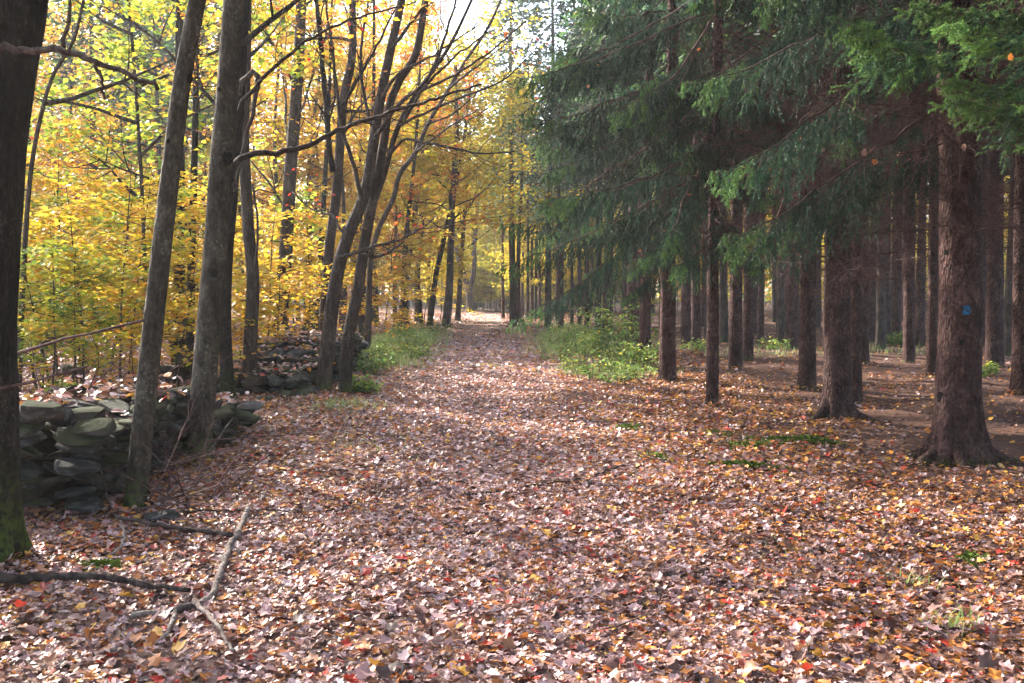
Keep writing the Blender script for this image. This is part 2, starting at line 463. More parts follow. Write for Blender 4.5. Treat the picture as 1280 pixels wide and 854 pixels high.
# ------------------------------------------------------------------ hero trees, left of the path
def px_line(pts, Y, Yend=None):
    out = []
    for k, p in enumerate(pts):
        yy = p[2] if len(p) > 2 else (Y if Yend is None else Y + (Yend - Y) * k / (len(pts) - 1))
        out.append(at(p[0], p[1], yy))
    return np.array(out)

def crown_parts(root, P, mat_b, seed, z0, n_limb, Lr, per, hue, size=.1, dirbias=None, tmpl=LF_DIA, rad=.035, maxl=2, leafless=False):
    """limbs and leaves above z0 along trunk line P (world coords relative to root)"""
    r = np.random.default_rng(seed); tips = []
    zs = P[:, 2]; zt = zs.max()
    for i in range(n_limb):
        z = z0 + (zt - z0) * (i + r.random()) / n_limb
        j = int(np.argmin(np.abs(zs - z))); a = r.uniform(0, 2 * PI)
        d = np.array([math.cos(a), math.sin(a), r.uniform(.15, .7)])
        if dirbias is not None: d = d + dirbias
        mb = MB(); grow(mb, P[j], d, r.uniform(*Lr), rad * (1.15 - .5 * (z - z0) / (zt - z0 + .1)), 0, maxl, r, tips)
        obj('limb', mb.mesh('limb', mat_b), root)
    if leafless or per == 0: return
    pos = twig_leaves(tips, per, r)
    lb = MB(); scatter(lb, pos, r.uniform(.8, 1.25, len(pos)) * size, tmpl, r, .45)
    c = obj('crown', lb.mesh('crown', M['leaf']), root); c.color = (hue, 0, 0, 1)
    return c

def hero(name, label, cat, pts, Y, wpx, wtop, mat, ztop=9.0, group=None, seed=1, flare=.7, fl_h=.18, sides=20, amp=.03, lean=None, bump=0., lobes=5, base=None, step=.12):
    """trunk from picture points at depth Y; extended upward to ztop"""
    P = px_line(pts, Y)
    z0 = float(g(P[0][0], P[0][1]))
    P[0][2] = z0 - .03
    d = unit(P[-1] - P[-2]); d = unit(d * np.array([.7, 1, 1]) + np.array([0, 0, .15]))
    top = P[-1] + d * max(.5, (ztop - P[-1][2])) / max(d[2], .3)
    mid = (P[-1] + top) / 2 + np.array([.1, .15, 0])
    P = np.vstack([P, mid, top])
    root_loc = np.array([P[0][0], P[0][1], z0]); P = P - root_loc
    root = thing(name, label, cat, root_loc, 0, group)
    r0 = wpx / 2 * Y / F; r1 = wtop / 2 * Y / F * .45
    o = obj('trunk', trunk_mesh(P, r0, r1, 'trunk', mat, flare, fl_h, sides, amp, lobes, seed, step, 110, bump), root)
    L = catmull(P, 200)
    return root, L, r0

def branch(root, pts, Y, w0, w1, mat, Yend=None, name='branch', sides=6, twigs=0, seed=0, tl=.4, n=None, leaves=0, hue=.5, lsize=.07):
    """a branch given by picture points, child of root"""
    W = px_line(pts, Y, Yend) - np.array(root.location)
    n = n or max(6, len(W) * 4); Q = catmull(W, n); r = np.random.default_rng(seed + 77)
    Q[1:-1] += r.normal(0, .008, (n - 2, 3))
    mb = MB(); tube(mb, Q, np.linspace(w0, w1, n) / 2 * Y / F, sides)
    tips = [Q[n // 2:]]
    for k in range(twigs):
        i = r.integers(n // 4, n - 1); dd = unit(Q[i] - Q[i - 1]); x = unit(r.normal(0, 1, 3)); x = unit(x - dd * x.dot(dd))
        d = unit(dd * .7 + x * .6 + np.array([0, 0, .15]))
        tw = wander(Q[i], d, tl * r.uniform(.4, 1.2), r, 6, .18, .03)
        tube(mb, tw, np.linspace(w1 * .6, w1 * .25, 6) / 2 * Y / F, 4); tips.append(tw)
        if r.random() < .7:
            t2 = wander(tw[3], unit(tw[4] - tw[2] + r.normal(0, .7, 3) * .4), tl * .5, r, 5, .2)
            tube(mb, t2, np.linspace(w1 * .4, w1 * .2, 5) / 2 * Y / F, 3); tips.append(t2)
    o = obj(name, mb.mesh(name, mat), root)
    if leaves:
        pos = twig_leaves(tips, leaves, r, .08); lb = MB(); scatter(lb, pos, r.uniform(.7, 1.2, len(pos)) * lsize, LF_MID, r, .6)
        c = tag(obj('leaf_spray', lb.mesh('leaf_spray', M['leaf']), root), kind='stuff'); c.color = (hue, 0, 0, 1)
    return o

def knot(root, P, r0, z, ang, size, mat='bark_dark'):
    """a healed branch scar on a trunk"""
    j = int(np.argmin(np.abs(P[:, 2] - z))); c = P[j]; d = np.array([math.cos(ang), math.sin(ang), 0])
    mb = MB(); n = 10; th = np.arange(n) * 2 * PI / n
    t = np.array([-d[1], d[0], 0]); rr = r0 * 1.02
    rings = []
    for (s, h) in ((1.3, -.02), (1.0, .008), (.6, .012), (.4, .004)):
        rings.append(c + d * (rr + h * size / .05) + size * s * (np.cos(th)[:, None] * t + 1.25 * np.sin(th)[:, None] * np.array([0, 0, 1])) - d * (np.cos(th)[:, None] ** 2) * (size * s) ** 2 / (2 * rr))
    V = np.vstack(rings + [c[None] + d * (rr - .01)]); Q = []
    for k in range(3):
        for i in range(n): Q.append((k * n + i, k * n + (i + 1) % n, (k + 1) * n + (i + 1) % n, (k + 1) * n + i))
    T = [(3 * n + i, 3 * n + (i + 1) % n, 4 * n) for i in range(n)]
    mb.add(V, T, Q); obj('knot', mb.mesh('knot', M[mat]), root)

# A: big dark trunk at the left edge
tA, PA, rA = hero('maple_tree', 'thick dark furrowed trunk with a mossy foot cut by the left edge of the picture', 'tree',
    [(-24, 728), (-27, 600), (-27, 400), (-20, 260), (-6, 120), (14, 0), (30, -110)], 5.6, 98, 96, M['bark_dark'], 12, seed=3, flare=.30, fl_h=.16, sides=48, amp=.02, bump=.018)
crown_parts(tA, PA, M['bark_dark'], 31, 5.5, 9, (2.0, 3.2), 7, .55)
branch(tA, [(-30, 58), (10, 60), (60, 61), (110, 73), (150, 89), (197, 112)], 5.25, 11, 5, M['dark_wood'], 5.0, name='dead_branch', twigs=0)
branch(tA, [(117, 76), (127, 95), (131, 124)], 5.07, 5, 3, M['dark_wood'], name='dead_branch')
# B: slim trunk
tB, PB, rB = hero('maple_tree', 'slim grey smooth trunk leaning right, standing just in front of the stone wall', 'tree',
    [(168, 655), (176, 560), (188, 440), (203, 300), (215, 200), (228, 100), (247, 0), (264, -80)], 7.1, 27, 24, M['bark_grey'], 11, seed=4, flare=.20, fl_h=.10, sides=32, amp=.022)
crown_parts(tB, PB, M['bark_grey'], 32, 5.0, 8, (1.6, 2.6), 7, .52)
for z, a, s in ((2.65, -1.9, .012), (3.05, -.4, .022)): knot(tB, PB, rB * .92, z, a, s)
# C
tC, PC, rC = hero('maple_tree', 'straight grey trunk with branch scars, right of the slim leaning one before the stone wall', 'tree',
    [(246, 590), (255, 480), (262, 400), (270, 300), (277, 200), (285, 100), (292, 0), (299, -80)], 9.0, 33, 25, M['bark_grey'], 12, seed=5, flare=.26, fl_h=.13, sides=32, amp=.025)
crown_parts(tC, PC, M['bark_grey'], 33, 5.2, 8, (2., 3.0), 7, .55)
branch(tC, [(286, 214), (300, 199), (320, 192), (350, 191), (385, 182), (425, 163), (470, 146), (530, 128), (602, 105)], 9.0, 9, 3, M['dark_wood'], 10.5, twigs=9, seed=2, tl=.7)
branch(tC, [(290, 150), (320, 108), (360, 68), (400, 42), (460, 18), (520, 2)], 9.1, 6, 2, M['dark_wood'], 10.2, twigs=7, seed=3, tl=.6)
for z, a, s in ((2.75, -.7, .04), (1.72, -1.2, .026), (3.3, -2.0, .015)): knot(tC, PC, rC * .93, z, a, s)
# D
tD, PD, rD = hero('maple_tree', 'dark slender trunk half hidden behind the straight grey trunk, roots over the wall end', 'tree',
    [(292, 530), (284, 470), (281, 400), (284, 320), (290, 250), (297, 150), (303, 50), (308, -30)], 12.2, 17, 14, M['bark_dark'], 12, seed=6, flare=1.0, fl_h=.28, sides=22, amp=.04, lobes=3)
crown_parts(tD, PD, M['bark_dark'], 34, 4.5, 8, (1.6, 2.6), 8, .6)
branch(tD, [(298, 118), (306, 98), (322, 93), (318, 130), (306, 180), (292, 240)], 11.9, 8, 3, M['bark_mid'], 11.7, name='broken_branch')
# E
tE, PE, rE = hero('maple_tree', 'slightly bent grey-brown trunk between the near wall end and the tumbled stones', 'tree',
    [(312, 500), (313, 430), (316, 350), (311, 290), (307, 230), (305, 160), (307, 70), (309, -20)], 15.3, 18, 13, M['bark_mid'], 13, seed=7, flare=.3, fl_h=.2, sides=22, amp=.035)
crown_parts(tE, PE, M['bark_mid'], 35, 3.8, 9, (1.6, 2.8), 8, .5)
branch(tE, [(318, 440), (322, 380), (319, 330), (323, 280), (315, 230)], 15.0, 4, 2.5, M['bark_mid'], name='vine')
# F
tF, PF, rF = hero('maple_tree', 'stout dark grey trunk rising behind the mound of tumbled stones', 'tree',
    [(345, 452), (352, 380), (358, 300), (362, 230), (368, 150), (374, 60), (378, -20)], 24., 20, 17, M['bark_mid'], 14, seed=8, flare=.25, fl_h=.25, sides=22, amp=.03)
crown_parts(tF, PF, M['bark_mid'], 36, 3.5, 12, (2.0, 3.2), 9, .55)
# G: leaning clump
tG, PG, rG = hero('maple_tree', 'clump of leaning grey stems fanning bare branches over the path, beside the tumbled stones', 'tree',
    [(404, 495), (413, 400), (423, 335), (438, 287), (455, 245), (467, 180), (478, 110), (497, 23), (510, -40)], 15.7, 19, 15, M['bark_mid'], 9, seed=9, flare=.25, fl_h=.2, sides=22, amp=.04)
def stem(root, pts, Y, w0, w1, seed, mat=M['bark_mid'], flare=.3, Yend=None):
    P = px_line(pts, Y, Yend) - np.array(root.location)
    obj('trunk', trunk_mesh(P, w0 / 2 * Y / F, w1 / 2 * Y / F, 'trunk', mat, flare, .2, 16, .04, 4, seed), root); return P
PG2 = stem(tG, [(430, 494), (435, 430), (440, 398), (447, 366), (456, 303), (467, 245), (480, 176), (486, 135), (500, 100), (520, 67), (532, 0), (545, -50)], 15.9, 16, 8, 12)
stem(tG, [(468, 250), (480, 218), (497, 160), (520, 117), (544, 85), (566, 50), (592, -5)], 15.9, 8, 3.5, 13, flare=0)
for k, (pts, w0, w1) in enumerate([
    ([(470, 170), (500, 130), (540, 90), (571, -5)], 6, 2.5),
    ([(520, 117), (560, 98), (602, 73), (658, 26)], 4, 1.6),
    ([(497, 158), (550, 133), (629, 100), (658, 73)], 4, 1.6),
    ([(484, 200), (505, 174), (526, 178), (605, 192), (643, 189)], 4, 1.6),
    ([(426, 322), (470, 308), (500, 300), (530, 285)], 6, 2),
    ([(452, 320), (480, 318), (505, 302)], 6, 2),
    ([(478, 120), (500, 90), (540, 70), (600, 30)], 5, 1.5),
    ([(452, 252), (440, 200), (425, 150), (415, 60), (405, -10)], 6, 2.5),
    ([(470, 175), (455, 120), (452, 60), (462, -10)], 5, 2.5),
    ([(505, 150), (530, 110), (565, 75), (610, 40)], 5, 1.5),
    ([(490, 60), (520, 20), (545, -20)], 5, 2),
    ([(432, 300), (415, 270), (390, 262), (365, 240)], 4, 1.5)]):
    branch(tG, pts, 15.6, w0, w1, M['bark_mid'], 14.5 + (k % 3), twigs=11, seed=20 + k, tl=.9, leaves=1 if k % 3 else 0, hue=.92)
# G3 / G4
tG3, PG3, _ = hero('maple_tree', 'upright forking stem close behind the leaning clump', 'tree',
    [(401, 455), (407, 370), (413, 300), (421, 235), (429, 130), (440, 70), (441, -10)], 20., 15, 12, M['bark_mid'], 12, seed=10, flare=.2, amp=.04)
crown_parts(tG3, PG3, M['bark_mid'], 38, 4.2, 9, (1.6, 2.6), 4, .78)
branch(tG3, [(416, 215), (411, 176), (406, 117), (400, 50), (394, -15)], 19.8, 8, 5, M['bark_dark'], twigs=8, seed=41, tl=1.2)
branch(tG3, [(424, 140), (450, 95), (470, 60), (500, 0)], 19.8, 5, 2, M['bark_dark'], twigs=8, seed=42, tl=1.0)
tG4, PG4, _ = hero('maple_tree', 'thin stem behind the leaning clump arching out high across the path', 'tree',
    [(459, 446), (461, 380), (464, 320), (474, 285), (491, 249), (500, 217), (520, 190), (535, 155), (561, 111), (582, 76), (608, 38), (626, 0), (640, -40)], 26., 9, 5, M['bark_mid'], 9.8, seed=11, flare=.2, amp=.03, sides=12)
for k, pts in enumerate([[(535, 155), (570, 140), (603, 110)], [(561, 111), (600, 80), (640, 50)], [(520, 190), (560, 160), (600, 135)]]):
    branch(tG4, pts, 25.8, 3, 1.2, M['bark_mid'], twigs=8, seed=60 + k, tl=1.0, leaves=1, hue=.95)
# H, I, W
tH, PH, _ = hero('maple_tree', 'thin dark trunk seen between the slim leaning and straight grey trunks, beyond the wall', 'tree',
    [(235, 474), (238, 400), (240, 300), (243, 200), (246, 60), (250, -30)], 19.5, 11, 9, M['bark_dark'], 12, seed=14, flare=.3, sides=12)
crown_parts(tH, PH, M['bark_dark'], 39, 3.0, 9, (1.4, 2.4), 8, .5)
tI, PI_, _ = hero('maple_tree', 'very thin wavy grey stem seen left of the slim leaning trunk', 'tree',
    [(184, 462), (181, 330), (178, 250), (173, 160), (166, 60), (160, -20)], 17, 6.5, 5.5, M['bark_grey'], 9, seed=15, flare=.3, sides=10)
crown_parts(tI, PI_, M['bark_grey'], 40, 2.6, 8, (1.2, 2.0), 8, .58)
tW, PW, _ = hero('maple_tree', 'bent young stem leaning right just beside the thick dark trunk at the left edge', 'tree',
    [(20, 470), (30, 330), (38, 220), (50, 150), (66, 95), (92, 50), (110, -20)], 13, 8, 6, M['bark_mid'], 7, seed=16, flare=.3, sides=10)
crown_parts(tW, PW, M['bark_mid'], 43, 3.6, 5, (1.2, 1.8), 9, .35)

# row of trees along the left side of the far path
LROW = [([(500, 410), (510, 330), (524, 230), (532, 150)], 49, 9, 'dark right-leaning trunk nearest the clump, in the row left of the far path', 'bark_mid'),
        ([(537, 409), (544, 350), (557, 289), (570, 230)], 50, 8, 'dark trunk leaning over the left edge of the far path, second in its row', 'bark_dark'),
        ([(557, 412), (561, 370), (563, 320), (566, 240)], 47, 11, 'stout upright trunk at the left edge of the far path', 'bark_mid'),
        ([(572, 402), (574, 370), (577, 320), (583, 240)], 60, 7, 'narrow upright trunk just behind the stout one at the far path edge', 'bark_mid')]
for k, (pts, Y, wpx, lab, mt) in enumerate(LROW):
    t, P, _ = hero('maple_tree', lab, 'tree', pts, Y, wpx, wpx * .8, M[mt], 12.5, seed=70 + k, flare=.25, fl_h=.3, sides=14)
    crown_parts(t, P, M[mt], 80 + k, 4.0, 17, (2.4, 4.0), 20, (.43, .41, .40, .38)[k], .19)
t, P, _ = hero('maple_tree', 'forked trunk standing in the bright clearing at the end of the path', 'tree',
    [(588, 388), (586, 365), (580, 345), (573, 322), (566, 280)], 82, 9, 6, M['bark_mid'], 15, seed=75, flare=.3, fl_h=.3, sides=14)
stem(t, [(586, 366), (592, 340), (593, 305), (596, 270), (600, 220)], 82, 7, 3, 76, flare=0)
crown_parts(t, P, M['bark_mid'], 86, 5, 12, (2., 3.4), 10, .45, .2)

# ------------------------------------------------------------------ spruces right of the path
def needles_on(mb, P, count, r, ln=.030, wd=.0085, tint=.4):
    t = r.uniform(0, len(P) - 1.001, count); i = t.astype(int); f = (t - i)[:, None]
    q = P[i] * (1 - f) + P[i + 1] * f; d = P[i + 1] - P[i]; d = d / np.maximum(np.linalg.norm(d, axis=1), 1e-9)[:, None]
    x = r.normal(0, 1, (count, 3)); x = x - d * (x * d).sum(1)[:, None]; x /= np.maximum(np.linalg.norm(x, axis=1), 1e-9)[:, None]
    nd = d * .75 + x * .65; y = np.cross(nd, r.normal(0, 1, (count, 3))); y /= np.maximum(np.linalg.norm(y, axis=1), 1e-9)[:, None]
    l = (r.uniform(.75, 1.2, count) * ln)[:, None]
    V = np.stack([q - y * wd / 2, q + y * wd / 2, q + nd * l], 1).reshape(-1, 3)
    mb.add(V, np.arange(3 * count).reshape(-1, 3), None, np.repeat(np.clip(tint + r.normal(0, .13, count), 0, 1), 3), 1)

def bough_mesh(seed, L=2.6, droop=.36, dens=1.0, fine=1.0, upright=False, bright=0.0):
    """a living spruce bough along +X: woody axis, side twigs that hang as curtains, needles"""
    r = np.random.default_rng(seed); mb = MB()
    s = np.linspace(0, 1, 16)
    axis = np.column_stack([L * s * .95, .10 * L * np.sin(s * 2.5 + seed) * s, -droop * L * s ** 1.1 + .16 * L * s ** 3])
    axis[1:] += r.normal(0, .012, (15, 3))
    tube(mb, axis, np.linspace(.017, .004, 16), 5, .0, 0)
    nsec = int(25 * L * dens)
    for k in range(nsec):
        u = .10 + .90 * (k + r.random()) / nsec; f = u * 15; i = min(14, int(f)); b = axis[i] * (1 - f + i) + axis[i + 1] * (f - i)
        fw = unit(axis[i + 1] - axis[i]); side = 1 if k % 2 else -1
        lat = np.array([-fw[1], fw[0], 0]) * side
        prof = (.35 + .9 * math.sin(PI * min(1, u * .92 + .04)) ** .8) * (1 - .45 * u)
        ln = .60 * prof * r.uniform(.55, 1.25)
        t = np.linspace(0, 1, 6)[:, None]
        hang = .35 if upright else r.uniform(.55, 1.0)
        C = b + lat * ln * (.55 if not upright else .75) * t * (1 - .35 * t) * r.uniform(.5, 1.2) + fw * ln * (.45 if not upright else .6) * t + np.array([0, 0, -1]) * ln * hang * t ** 1.5
        C[1:] += r.normal(0, .010, (5, 3))
        tube(mb, C, np.linspace(.0035, .0015, 6), 3, 0, 0, cap=False)
        base = np.clip(.34 + .25 * r.normal() * .6 + bright + (.35 if u > .8 else 0), 0, 1)
        alive = r.random() < (.68 + .32 * min(1, u * 2.2))
        if not alive: continue
        needles_on(mb, C[1:] if u < .6 else C, int(95 * ln / .5 * fine), r, tint=base)
        for q in range(int(5 * ln / .4) + 1):
            ii = r.integers(1, 5); dd = unit(C[ii + 1 if ii < 5 else 5] - C[ii - 1])
            x = unit(r.normal(0, 1, 3)); d2 = unit(dd * .8 + x * .55 + np.array([0, 0, -.45 if not upright else .0]))
            tw = wander(C[ii], d2, ln * r.uniform(.22, .42), r, 4, .1)
            tube(mb, tw, [.002, .0016, .0013, .001], 3, 0, 0, cap=False)
            needles_on(mb, tw, int(34 * fine), r, tint=np.clip(base + .08, 0, 1))
    needles_on(mb, axis[3:], int(420 * fine), r, .032, .008, tint=.6 + bright)
    return mb.mesh('bough', [M['twig'], M['needle']])

def dead_mesh(seed, L=2.2, nsec=34, droop=.12):
    r = np.random.default_rng(seed); mb = MB(); n = 12
    ax = wander((0, 0, 0), (1, 0, -droop * .3), L, r, n, .07, 0, droop * .4)
    tube(mb, ax, np.linspace(.014, .003, n), 4, cap=False)
    for k in range(nsec):
        u = r.uniform(.1, 1) * (n - 2); i = int(u); fw = unit(ax[i + 1] - ax[i])
        d = unit(fw * .7 + unit(r.normal(0, 1, 3) * np.array([.4, 1, .7])) * .8 + np.array([0, 0, -.25]))
        l = r.uniform(.25, .75) * (1.1 - .6 * u / n); c = wander(ax[i] * (1 - u + i) + ax[i + 1] * (u - i), d, l, r, 6, .13, 0, .10)
        tube(mb, c, np.linspace(.0042, .0016, 6), 3, cap=False)
        for q in range(4):
            ii = r.integers(1, 5); d2 = unit(unit(c[ii] - c[ii - 1]) * .7 + r.normal(0, .55, 3))
            tube(mb, wander(c[ii], d2, l * r.uniform(.25, .6), r, 4, .15, 0, .1), np.linspace(.0026, .0012, 4), 3, cap=False)
    return mb.mesh('dead_branch', M['twig'])

BOUGH = [bough_mesh(200 + i, L, dr) for i, (L, dr) in enumerate([(2.7, .62), (2.5, .48), (2.9, .72), (2.2, .55)])]
BOUGH_UP = [bough_mesh(220 + i, 2.2, .16, 1.1, 1.2, True, .28) for i in range(2)]
DEAD = [dead_mesh(240 + i) for i in range(4)]

def high_crown(seed, z0, z1, rad, n, size=.34, mat='needle', per=7):
    """upper conifer crown: whorled limbs carrying needle sprays"""
    r = np.random.default_rng(seed); mb = MB()
    for k in range(n):
        u = r.random() ** .9; z = z0 + (z1 - z0) * u; R = rad * (1 - u) ** .75 + .15
        a = r.uniform(0, 2 * PI); e = np.array([math.cos(a), math.sin(a), -.28]) * R
        b = np.array([0, 0, z]); P = np.array([b, b + e * .5 + np.array([0, 0, .05]), b + e])
        tube(mb, P, [.012, .008, .003], 3, 0, 0, cap=False)
        m = per; t = r.uniform(.3, 1.02, m)[:, None]; c = b + e * t + r.normal(0, .09, (m, 3)) * R * .9
        for q in range(2):
            d = r.normal(0, 1, (m, 3)) * np.array([1, 1, .6]) + np.array([0, 0, -.2]); d /= np.linalg.norm(d, axis=1)[:, None]
            s = np.cross(d, r.normal(0, 1, (m, 3))); s /= np.linalg.norm(s, axis=1)[:, None]; l = (size * r.uniform(.6, 1.2, m))[:, None]
            V = np.stack([c - s * l * .16, c + s * l * .16, c + d * l], 1).reshape(-1, 3)
            mb.add(V, np.arange(3 * m).reshape(-1, 3), None, np.repeat(r.random(m), 3), 1)
    return mb.mesh('crown', [M['twig'], M[mat]])
HCROWN = [high_crown(260 + i, 0, 9, 2.6, 420) for i in range(3)]

def spruce(label, base_px, Y, w, boughs=(), dead=(), top=None, seed=0, flare=.5, fl_h=.25, mat='bark_spruce', crown=True, zc=6.5, lobes=5, sides=26, lean=0, cs=1.0):
    bx, by = base_px
    P = [(bx, by), (bx + 1 + lean, by - 100), (bx + 2 + 2 * lean, by - 220)]
    if top is not None: P = [(bx, by)] + list(top)
    t, L, r0 = hero('spruce_tree', label, 'tree', P, Y, w, w * .9, M[mat], 15, seed=seed, flare=flare, fl_h=fl_h, sides=sides, amp=.022, lobes=lobes)
    r = np.random.default_rng(seed + 900)
    def axis(z): return L[int(np.argmin(np.abs(L[:, 2] - z)))]
    for (z, az, sc, kind) in boughs:
        me = (BOUGH_UP[r.integers(2)] if kind == 'u' else BOUGH[r.integers(4)])
        obj('bough', me, t, axis(z), (r.normal(0, .12), r.normal(0, .07), math.radians(az)), sc)
    for (z, az, sc) in dead:
        obj('dead_branch', DEAD[r.integers(4)], t, axis(z), (r.uniform(0, 6), r.normal(0, .12), math.radians(az)), sc)
    if crown:
        c = obj('crown', HCROWN[seed % 3], t, axis(zc), (0, 0, r.uniform(0, 6)), (cs, cs, 1))
    return t, L, r0

def roots(t, r0, specs, mat='bark_spruce'):
    for (a, l, w) in specs:
        a = math.radians(a); d = np.array([math.cos(a), math.sin(a), 0]); n = np.array([-d[1], d[0], 0])
        P = [d * r0 * .55 + np.array([0, 0, .30]), d * r0 * 1.25 + np.array([0, 0, .11]), d * (r0 * 1.6 + l * .45) + n * .03 + np.array([0, 0, .035]), d * (r0 * 1.6 + l) + n * .10 + np.array([0, 0, -.05])]
        q = catmull(P, 16); mb = MB(); tube(mb, q, np.linspace(w, w * .35, 16), 9, mod=lambda th, i: 1 + .10 * np.sin(2 * th + i * .5) + .06 * np.sin(3 * th - i))
        obj('root', mb.mesh('root', M[mat]), t)
def bl(n, z0, z1, az0, az1, s0, s1, seed, kind='b'):
    r = np.random.default_rng(seed)
    return [(z0 + (z1 - z0) * (i + r.random()) / n, r.uniform(az0, az1), r.uniform(s0, s1), kind) for i in range(n)]
def dl(n, z0, z1, az0, az1, s0, s1, seed):
    return [b[:3] for b in bl(n, z0, z1, az0, az1, s0, s1, seed)]

# azimuth 180 = towards the path, 270 = towards the camera
spruce('thin spruce trunk at the path edge, nearest under the hanging green boughs', (890, 511), 14.1, 16,
       bl(13, 2.8, 6.8, 140, 275, .9, 1.2, 1) + bl(11, 2.4, 5.6, 205, 325, .55, .85, 2), dl(12, 1.6, 5, 0, 360, .3, .7, 3), seed=101, cs=.62, flare=.25, fl_h=.12, zc=6.6)
spruce('sturdy spruce trunk at the path edge behind the thin one', (834, 477), 18.6, 21,
       bl(13, 3.0, 7.8, 140, 275, .9, 1.2, 4) + bl(8, 2.6, 5.5, 215, 310, .6, .85, 44), dl(8, 1.9, 4, 180, 360, .3, .7, 5), seed=102, cs=.62, flare=.25, zc=7.5)
spruce('spruce trunk beside the green bush, furthest left of the bough-hung edge trees', (806, 460), 22.1, 15,
       bl(11, 3.3, 7.6, 140, 270, .85, 1.15, 6) + bl(8, 2.9, 6, 215, 310, .6, .9, 46), dl(6, 2, 4, 180, 360, .3, .7, 7), seed=103, cs=.62, flare=.2, zc=8)
tQ, PQ, rQ = spruce('dark broad-footed spruce trunk with a twin close behind it, in mid-grove', (1046, 527), 12.6, 33,
       bl(8, 4.0, 6.2, 150, 262, .8, 1.05, 8) , dl(60, 1.9, 5.0, 90, 340, .6, 1.1, 9), seed=104, flare=.75, fl_h=.22, zc=6.0, lobes=4)
roots(tQ, rQ, [(200, .24, .09), (330, .28, .09)])
spruce('narrower dark spruce trunk pressed behind the broad-footed one', (1069, 508), 14.4, 16,
       bl(5, 4, 6.5, 170, 250, .8, 1.0, 10), dl(16, 2.0, 5.5, 0, 360, .5, .9, 11), seed=105, flare=.2, zc=6.5)
spruce('medium spruce trunk left of the broad-footed dark one', (1009, 489), 16.8, 22,
       bl(6, 4.8, 7, 150, 260, .8, 1.1, 12), dl(46, 2.0, 5.5, 90, 360, .6, 1.1, 13), seed=106, flare=.22, zc=7)
tZ, PZ, rZ = spruce('big reddish-brown spruce trunk with a blue paint blaze and spreading roots, right foreground', (1196, 577), 9.75, 56,
       [(3.55, 205, 1.1, 'b'), (3.9, 222, 1.0, 'u'), (4.3, 195, 1.05, 'b'), (4.6, 235, 1.0, 'b'), (4.9, 170, 1, 'b'), (3.3, 190, .95, 'b'), (5.3, 210, 1.1, 'b')],
       dl(46, 2.2, 4.6, 90, 420, .5, 1.0, 15), [(1198, 480), (1200, 380), (1200, 250), (1197, 100), (1190, 0)], seed=107, flare=.85, fl_h=.30, zc=6.8, lobes=4, sides=44)
spruce('dark trunk cut by the right edge of the picture', (1277, 494), 16.0, 25, (), dl(16, 2.2, 5.5, 0, 360, .5, 1, 17), seed=108, flare=.3, zc=6)
spruce('spruce trunk standing behind the big blazed one, to its right', (1243, 457), 22.6, 22, (), dl(14, 2.3, 6, 0, 360, .5, 1, 18), seed=109, flare=.25, zc=7)
spruce('lone spruce trunk left of the big blazed one, mid-distance', (1165, 469), 20, 14, (), dl(16, 2.2, 6, 0, 360, .5, 1, 19), seed=110, flare=.2, zc=7)
spruce('spruce trunk in the grove with a pale fern patch behind its foot', (1136, 452), 24.2, 15, (), dl(12, 2.4, 6, 0, 360, .5, 1, 20), seed=111, flare=.2, zc=7)
spruce('spruce trunk behind the gap between thin and medium trunks, left of its neighbour', (919, 463), 21.5, 17, bl(7, 3.6, 8, 150, 270, .9, 1.1, 14), dl(12, 2.2, 5.5, 0, 360, .4, .9, 21), seed=112, flare=.2, zc=7)
spruce('spruce trunk behind the gap between thin and medium trunks, right of its neighbour', (935, 451), 24.6, 14, bl(4, 4, 8, 150, 270, .9, 1.1, 16), dl(12, 2.4, 6, 0, 360, .4, .9, 22), seed=113, flare=.2, zc=7)
spruce('dark spruce trunk showing behind the right side of the twin trunks', (1080, 458), 22.5, 12, (), dl(12, 2.4, 6, 0, 360, .4, .9, 23), seed=114, flare=.2, zc=7)
spruce('slender mottled trunk rising out of the green bush beside the path', (747, 437), 29.5, 9, (), dl(6, 3, 6, 0, 360, .4, .7, 24), seed=115, flare=.2, zc=8, mat='bark_grey', cs=.6)
# a spruce just outside the frame on the right, whose bright boughs reach in at the top corner
pR = at(1510, 640, 7.4); pR[2] = float(g(pR[0], pR[1]))
tR = thing('spruce_tree', 'spruce beyond the right edge whose bright green boughs reach into the top right corner', 'tree', pR)
PR = np.array([(0, 0, 0), (0.03, 0, 3), (0, 0.05, 8), (0, 0, 14)], float)
obj('trunk', trunk_mesh(PR, .2, .05, 'trunk', M['bark_spruce'], .6, .25, 24, .025, 5, 88), tR)
for i, (z, az, s) in enumerate([(3.15, 176, .95), (3.5, 186, 1.0), (3.9, 172, 1.05), (2.9, 196, .8), (4.2, 190, 1.05), (3.6, 205, .9), (4.6, 178, 1.1), (3.3, 164, .9), (2.75, 182, .7)]):
    obj('bough', BOUGH_UP[i % 2], tR, (0, 0, z), (.1 * math.sin(i * 2), .04 * math.cos(i * 3), math.radians(az)), s)
obj('crown', HCROWN[1], tR, (0, 0, 6.4))
roots(tZ, rZ, [(205, .30, .11), (250, .16, .09), (335, .26, .11), (165, .26, .09), (60, .3, .08)])
